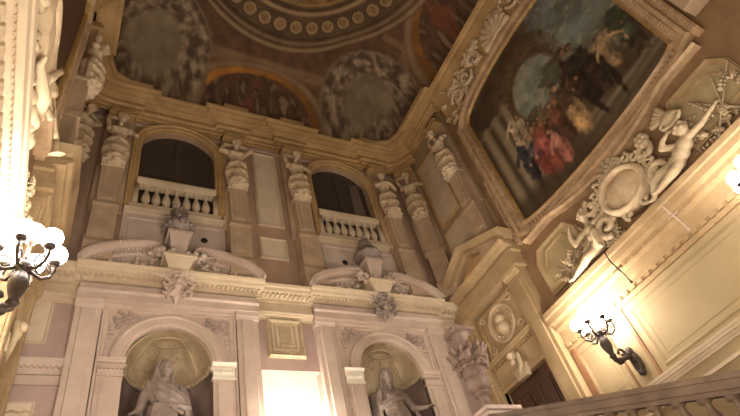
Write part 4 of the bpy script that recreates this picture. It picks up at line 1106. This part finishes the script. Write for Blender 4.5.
def clamp(u, mat, label):
    mb = MB(); mb.tube([RT(u, 6.06, .36), RT(u, 5.8, .38), RT(u, 5.5, .22), RT(u, 5.3, .16)], .014, 6); mb.tube([RT(u + .12, 5.62, .3), RT(u - .12, 5.62, .3)], .012, 6)
    mb.ell(RT(u, 5.3, .16), .035, sub=1)
    single('wire_clamp', mb, mat, label, 'wire', RT(u, 5.3, .2), True)
clamp(4.95, 'bronze', 'dark iron tie across the string course just above the bright lamp')
clamp(3.45, 'pale', 'pale iron tie across the string course below the oval cartouche')
# ================================================================== STATUES IN THE NICHES
def statue(c, label, kind):
    t = thing('statue', label, 'statue', (c + (-.08, -.16)[kind], YB + .02, NF + .16))
    og = V(t['org'])
    def add(name, mb, voxel, mat='grey'):
        bmesh.ops.translate(mb.bm, verts=mb.bm.verts, vec=og); return part(name, mb, mat, t, blob=voxel)
    mb = MB()
    mb.ell((0, 0, 1.62), (.22, .165, .24)); mb.ell((0, -.01, 1.86), (.26, .18, .24)); mb.cap((-.26, 0, 2.03), (.26, 0, 2.03), .1); mb.cap((0, 0, 2.05), (.01, -.03, 2.24), .08, .072)
    for s in (-1, 1): mb.ell((s * .11, -.14, 1.86), (.1, .08, .09))
    mb.ell((0, 0, 1.4), (.27, .2, .22))
    face = (.35, -1, 0) if kind == 0 else (-.45, -1, 0)
    head(mb, (.02 if kind == 0 else -.03, -.1, 2.4), 1.16, face, .18, hair=False)
    if kind == 0:
        mb.chain([(-.27, 0, 2.0), (-.35, -.02, 1.8), (-.39, -.06, 1.6)], .1, .085); mb.chain([(-.39, -.06, 1.6), (-.44, -.15, 1.48), (-.48, -.26, 1.4)], .08, .048)
        hand(mb, (-.48, -.26, 1.4), (-.5, -.6, -.35), (-.2, -.1, 1), 1.25, 1, .4)
        mb.chain([(.28, 0, 2.0), (.4, .0, 1.78), (.44, -.06, 1.58)], .1, .085); mb.chain([(.44, -.06, 1.58), (.36, -.2, 1.52), (.24, -.28, 1.52)], .08, .05)
        hand(mb, (.24, -.28, 1.52), (-1, -.2, .1), (0, -1, .2), 1.2, 1, .5)
    else:
        mb.chain([(-.28, 0, 2.0), (-.38, -.04, 1.78), (-.38, -.12, 1.58)], .1, .085); mb.chain([(-.38, -.12, 1.58), (-.2, -.25, 1.64), (-.04, -.28, 1.72)], .08, .05)
        hand(mb, (-.04, -.28, 1.72), (1, -.05, .25), (0, -1, .2), 1.2, 1, .4)
        mb.chain([(.28, 0, 2.0), (.4, -.02, 1.8), (.46, -.08, 1.6)], .1, .085); mb.chain([(.46, -.08, 1.6), (.56, -.2, 1.54), (.66, -.3, 1.52)], .08, .048)
        hand(mb, (.66, -.3, 1.52), (.8, -.5, .1), (0, 0, 1), 1.25, -1, .5)
    add('body', mb, .014)
    mb = MB()            # long gown with falling folds
    mb.lathe((0, 0, 0), [(.44, .12), (.42, .5), (.36, 1.0), (.29, 1.4), (.25, 1.62), (.2, 1.64)], 40, lambda a, z: 1 + (.07 * math.sin(11 * a + 2 * z) + .03 * math.sin(23 * a)) * min(1, max(0, 1.55 - z)))
    for k in range(9):
        x = -.24 + .06 * k; mb.chain([(x * .7, -.2, 1.62), (x, -.27, 1.2), (x * 1.3, -.36, .7), (x * 1.45, -.4, .15)], .022, .04)
    mb.chain([(-.24, -.05, 1.6), (-.1, -.2, 1.57), (.1, -.2, 1.57), (.24, -.05, 1.6)], .035)
    add('gown', mb, .018)
    mb = MB()            # mantle across the chest and down one side
    if kind == 0:
        for k in range(6):
            o = .075 * k; y = -.02 * (k % 2)
            mb.chain([(-.28 + .3 * o, -.04, 2.12 - o * .7), (-.12, -.2 + y, 2.06 - o * 1.0), (.1, -.24 + y, 1.93 - o * 1.1), (.33, -.16 + y, 1.8 - o * 1.0)], .03, .036)
        for k in range(5): mb.chain([(.3 + .035 * k, -.12 + .05 * k, 1.98), (.42 + .03 * k, -.1 + .05 * k, 1.55), (.46 + .03 * k, -.06 + .05 * k, .9), (.42 + .03 * k, .0 + .04 * k, .4)], .05, .04)
        for k in range(4): mb.chain([(-.28, .0 + .04 * k, 2.08), (-.36, .05 + .04 * k, 1.7), (-.36, .08 + .04 * k, 1.0)], .05, .04)
    else:
        for k in range(6):
            o = .075 * k; y = -.02 * (k % 2)
            mb.chain([(.28 - .2 * o, -.04, 2.12 - o * .7), (.12, -.2 + y, 2.0 - o * 1.0), (-.1, -.25 + y, 1.82 - o * 1.0), (-.32, -.18 + y, 1.7 - o * .8)], .03, .036)
        for k in range(5): mb.chain([(-.3 - .03 * k, -.1 + .05 * k, 2.0), (-.42 - .02 * k, -.12 + .05 * k, 1.5), (-.44 - .02 * k, -.06 + .05 * k, .8), (-.4, .0 + .04 * k, .3)], .05, .04)
        for k in range(5): mb.chain([(.3 + .02 * k, .0 + .03 * k, 2.06), (.5 + .04 * k, -.1 + .04 * k, 1.58), (.52 + .04 * k, -.12 + .05 * k, 1.1 - .05 * k)], .05, .04)
    add('mantle', mb, .015)
    mb = MB()            # veil over the hair
    hc = (.0 if kind == 0 else -.01, .035, 2.44)
    mb.ell(hc, (.15, .14, .16)); mb.ell((hc[0], .05, 2.26), (.14, .09, .24))
    for s in (-1, 1): mb.chain([(hc[0] + s * .125, -.04, 2.5), (hc[0] + s * .145, .0, 2.32), (s * .2, .0, 2.1)], .03, .045)
    mb.chain([(hc[0] - .125, -.04, 2.5), (hc[0] - .07, -.08, 2.575), (hc[0] + .07, -.08, 2.575), (hc[0] + .125, -.04, 2.5)], .028)
    add('veil', mb, .016)
    mb = MB(); mb.lathe((0, 0, 0), [(.5, -.16), (.5, .08), (.46, .13)], 32); add('base', mb, .03)
statue(BAYS[0], 'grey marble statue of a veiled robed figure holding out one hand, in the left niche', 0)
statue(BAYS[1], 'grey marble robed statue with a hand to the chest, in the right niche', 1)

# ================================================================== STAIR WITH BALUSTRADE, URN
SX = 7.3
z_at = lambda y: 2.31 + (y - 3.38) * (3.77 - 2.31) / (7.12 - 3.38)
SL = (3.77 - 2.31) / (7.12 - 3.38)
t = thing('stair_balustrade', 'sloping stone balustrade across the lower right corner', 'balustrade', (SX, 3.5, z_at(3.5) - .9))
SF = lambda u, v, w: (SX + w, u, v)
y0, y1 = .6, 7.72
def slope(prof_h0, prof_h1, hw, mb, bev=0):
    mb.prism(SF, [(y0, z_at(y0) + prof_h0), (y1, z_at(y1) + prof_h0), (y1, z_at(y1) + prof_h1), (y0, z_at(y0) + prof_h1)], -hw, hw)
mb = MB(); slope(-.08, 0, .22, mb); slope(-.2, -.08, .18, mb); slope(-.27, -.2, .13, mb); part('hand_rail', mb, 'rail', t)
mb = MB(); slope(-.98, -.84, .15, mb); slope(-1.3, -.98, .12, mb); part('bottom_rail', mb, 'rail', t)
n = 20
for i in range(n):
    y = y0 + .25 + (y1 - y0 - .5) * i / (n - 1)
    mb = MB(); zb = z_at(y) - 1.0
    mb.lathe((SX, y, zb), [(.1, -.02), (.1, .07), (.06, .09), (.06, .13), (.115, .26), (.12, .34), (.09, .46), (.05, .58), (.045, .66), (.075, .68), (.1, .7), (.1, .79)], 16)
    part('baluster', mb, 'rail', t, True)
t = thing('newel_pedestal', 'square stone newel carrying the carved urn at the head of the stairs', 'pedestal', (7.42, 8.02, 3.0))
UP = lambda pr: [(r * .84, z * 1.18) for r, z in pr]
F2 = lambda u, v, w: (7.42 + u, 8.02 + w, v)
mb = MB(); mb.box(PL, 7.1, 7.74, 7.7, 8.34, 3.0, 3.98); part('shaft', mb, 'relief', t)
mb = MB(); mb.box(PL, 7.02, 7.82, 7.62, 8.42, 3.98, 4.06); mb.box(PL, 6.98, 7.86, 7.58, 8.46, 4.06, 4.14); part('cap', mb, 'relief', t)
u0 = (7.42, 8.02, 4.14)
t = thing('stone_urn', 'large carved grey stone urn with lion masks and leaves on the newel', 'urn', u0)
mb = MB(); mb.lathe(u0, UP([(.26, 0), (.26, .06), (.19, .1), (.13, .18), (.11, .28), (.15, .34), (.22, .37), (.22, .41), (.15, .44)]), 28); part('foot', mb, 'urn', t, True)
mb = MB(); mb.lathe(u0, UP([(.15, .42), (.25, .46), (.3, .53), (.31, .6), (.28, .68), (.25, .71), (.31, .73), (.33, .77), (.3, .81), (.26, .83)]), 32, lambda a, z: 1 + (.02 * math.cos(16 * a) if .38 < z < .73 else 0)); part('bowl', mb, 'urn', t, True)
mb = MB()
mb.lathe(u0, UP([(.26, .8), (.33, .95), (.38, 1.1), (.36, 1.22), (.2, 1.26)]), 28)
for k in range(14):
    a = 2 * PI * k / 14
    for z, r, s in ((.88, .37, .075), (1.02, .42, .08), (1.16, .44, .085), (1.22, .5, .06)):
        mb.ell((u0[0] + .84 * r * math.cos(a + (.2 if z > 1.1 else 0)), u0[1] + .84 * r * math.sin(a + (.2 if z > 1.1 else 0)), u0[2] + z * 1.18), (s * .9, s * .9, s), sub=1)
for a in (PI, -PI / 2, PI * 1.25, 0, PI / 2):
    dx, dy = math.cos(a), math.sin(a); P = lambda r, z, s=0: (u0[0] + dx * r * .84 - dy * s, u0[1] + dy * r * .84 + dx * s, u0[2] + z * 1.18)
    mb.ell(P(.46, 1.04), (.1, .1, .12)); mb.ell(P(.55, 1.0), .045); mb.ell(P(.53, 1.08, .05), .03); mb.ell(P(.53, 1.08, -.05), .03); mb.ell(P(.52, .93), (.05, .05, .03))
part('leaf_collar', mb, 'urn', t, blob=.02)
mb = MB(); mb.lathe(u0, UP([(.2, 1.24), (.16, 1.34), (.15, 1.42), (.19, 1.5), (.25, 1.55), (.25, 1.6)]), 24); part('neck', mb, 'urn', t, True)
mb = MB(); mb.box(PL, u0[0] - .25, u0[0] + .25, u0[1] - .25, u0[1] + .25, u0[2] + 1.88, u0[2] + 1.96)
for k in range(8): mb.ell((u0[0] + .2 * math.cos(k * .785), u0[1] + .2 * math.sin(k * .785), u0[2] + 2.0), (.06, .06, .07), sub=1)
part('top_slab', mb, 'urn', t)
# solid flight under the balustrade
t = thing('staircase', 'flight of stone steps behind the sloping balustrade', 'stairs', (8.4, 3.5, -1.6))
mb = MB(); n = 20; ys, ye = -.8, 7.0
for i in range(n):
    a = ys + (ye - ys) * i / n; b = ys + (ye - ys) * (i + 1) / n
    zt = z_at(b) - .98; mb.box(PL, SX + .13, XR - .01, a, b, max(-1.6, zt - .5), zt)
part('steps', mb, 'floor', t)
mb = MB(); mb.prism(SF, [(ys, -1.6), (ye, -1.6), (ye, z_at(ye) - 1.2), (ys, z_at(ys) - 1.2)], -.1, .1); part('string_wall', mb, 'cream', t)

# ================================================================== BRACKET LAMPS
LAMPW = 46
BKR = lambda u, v, w: BK(u, v, w - .22)
def sconce(f0, u0, out, label, dz=0, gm='globe'):
    f = lambda u, v, w: f0(u, v + dz, w)
    t = thing('bracket_lamp', label, 'lamp', f(u0, 4.0, 0), group='bronze bracket lamps')
    P = lambda u, v, w: f(u0 + u, v, w)
    mb = MB(); mb.ell(P(0, 4.06, .065), (.07, .11, .26) if f0 is not BKR else (.11, .07, .26)); mb.ell(P(0, 4.28, .09), (.07, .08, .1)); mb.ell(P(0, 3.84, .08), .07); mb.ell(P(0, 4.1, .1), .08)
    part('back_plate', mb, 'bronze', t, True)
    mb = MB(); mb.tube([P(0, 4.1, .08), P(0, 4.16, out * .3), P(0, 4.12, out * .55), P(0, 4.05, out * .8), P(0, 4.08, out * .97), P(0, 4.2, out)], .05, 10)
    mb.ell(P(0, 4.06, out * .8), .075); mb.ell(P(0, 4.2, out * .3), .07); mb.tube([P(0, q, p) for p, q in scroll_pts(out * .5, 4.22, .12, .03, 0, 6, 14)], .028, 6)
    part('arm', mb, 'bronze', t, True)
    c = V(P(0, 4.2, out))
    mb = MB(); mb.lathe(c, [(.03, -.1), (.07, -.05), (.05, .0), (.07, .06), (.1, .16), (.105, .24), (.08, .32), (.05, .38), (.08, .42), (.1, .47), (.04, .54)], 20); part('vase', mb, 'bronze', t, True)
    for i in range(6):
        a = 2 * PI * i / 6 + .3
        dx, dy = math.cos(a), math.sin(a)
        r = .3 if i < 5 or True else 0
        tip = c + V((dx * r, dy * r, .62))
        mb = MB(); mb.tube([c + V((dx * .08, dy * .08, .42)), c + V((dx * .2, dy * .2, .36)), c + V((dx * .29, dy * .29, .42)), c + V((dx * .32, dy * .32, .52)), tip], .022, 8)
        mb.tube([c + V((dx * (.2 + .07 * math.cos(s)), dy * (.2 + .07 * math.cos(s)), .48 + .07 * math.sin(s))) for s in [.5 * k for k in range(10)]], .014, 6)
        br = part('branch', mb, 'bronze', t, True)
        mb = MB(); mb.lathe(tip, [(.02, -.02), (.06, .0), (.07, .03), (.03, .05)], 14); part('cup', mb, 'bronze', br, True)
        mb = MB(); mb.ell(tip + V((0, 0, .15)), (.125, .125, .125), sub=3); part('globe', mb, gm, t, True)
    mb = MB(); mb.tube([c + V((0, 0, .5)), c + V((0, 0, .85))], .022, 8); mb.lathe(c + V((0, 0, .85)), [(.02, -.02), (.06, 0), (.07, .03), (.03, .05)], 14); part('stem', mb, 'bronze', t, True)
    mb = MB(); mb.ell(c + V((0, 0, 1.0)), (.13, .13, .13), sub=3); part('globe', mb, gm, t, True)
    return t
sconce(RT, 5.86, .64, 'dark bronze bracket lamp with glowing globes on the right wall', .04)
sconce(RT, 1.92, .68, 'bracket lamp past the right edge, of which only dark ironwork shows', 0, 'globe_dim')
sconce(LT, 5.66, .47, 'dark bronze bracket lamp with a cluster of glowing globes at the left edge', .06)
sconce(BKR, 4.16, .5, 'bracket lamp in the bright recess at the bottom of the picture, only its glow showing', -.42)

# ================================================================== LIGHT
def light(name, kind, loc, energy, color, size=.3, rot=(0, 0, 0), sy=None):
    d = bpy.data.lights.new(name, kind); d.energy = energy; d.color = color
    if kind == 'AREA':
        d.size = size
        if sy: d.shape = 'RECTANGLE'; d.size_y = sy
    else: d.shadow_soft_size = size
    o = bpy.data.objects.new(name, d); col.objects.link(o); o.location = (loc[0], loc[1], loc[2] + ZO); o.rotation_euler = rot
    return o
WARM = (1.0, .80, .55)
# unseen fill lights added ahead of the viewer, no fittings, to lift the walls
light('hall_fill', 'POINT', (2.4, 2.0, 1.4), 1250, (1, .87, .72), 1.2)
light('hall_fill', 'POINT', (1.5, 5.5, 2.4), 110, (1, .9, .8), .8)
w = bpy.data.worlds.new('world'); bpy.context.scene.world = w; w.use_nodes = True
w.node_tree.nodes['Background'].inputs['Color'].default_value = (1, .82, .62, 1); w.node_tree.nodes['Background'].inputs['Strength'].default_value = .3

# ================================================================== CAMERA
cam = bpy.data.cameras.new('camera'); co = bpy.data.objects.new('camera', cam); col.objects.link(co)
Mw = ((0.8860839259641319, -0.41151648454450224, -0.21332946138807268), (0.16576653833739352, 0.7111242587186525, -0.6832450098094272), (0.43287033961179205, 0.5700495343476576, 0.6983314381254724))
r, d, b = V(Mw[0]), -V(Mw[1]), -V(Mw[2])
m = Matrix((r, d, b)).transposed().to_4x4(); m.translation = V((0, 0, ZO))
co.matrix_world = m
cam.sensor_width = 36; cam.lens = 540.339 / 740 * 36; cam.clip_start = .05; cam.clip_end = 200
bpy.context.scene.camera = co
vs = bpy.context.scene.view_settings
vs.view_transform = 'Standard'; vs.look = 'None'; vs.exposure = 0.0; vs.gamma = 1.0
# no custom helper property left on the things
for o in bpy.data.objects:
    if 'org' in o: del o['org']
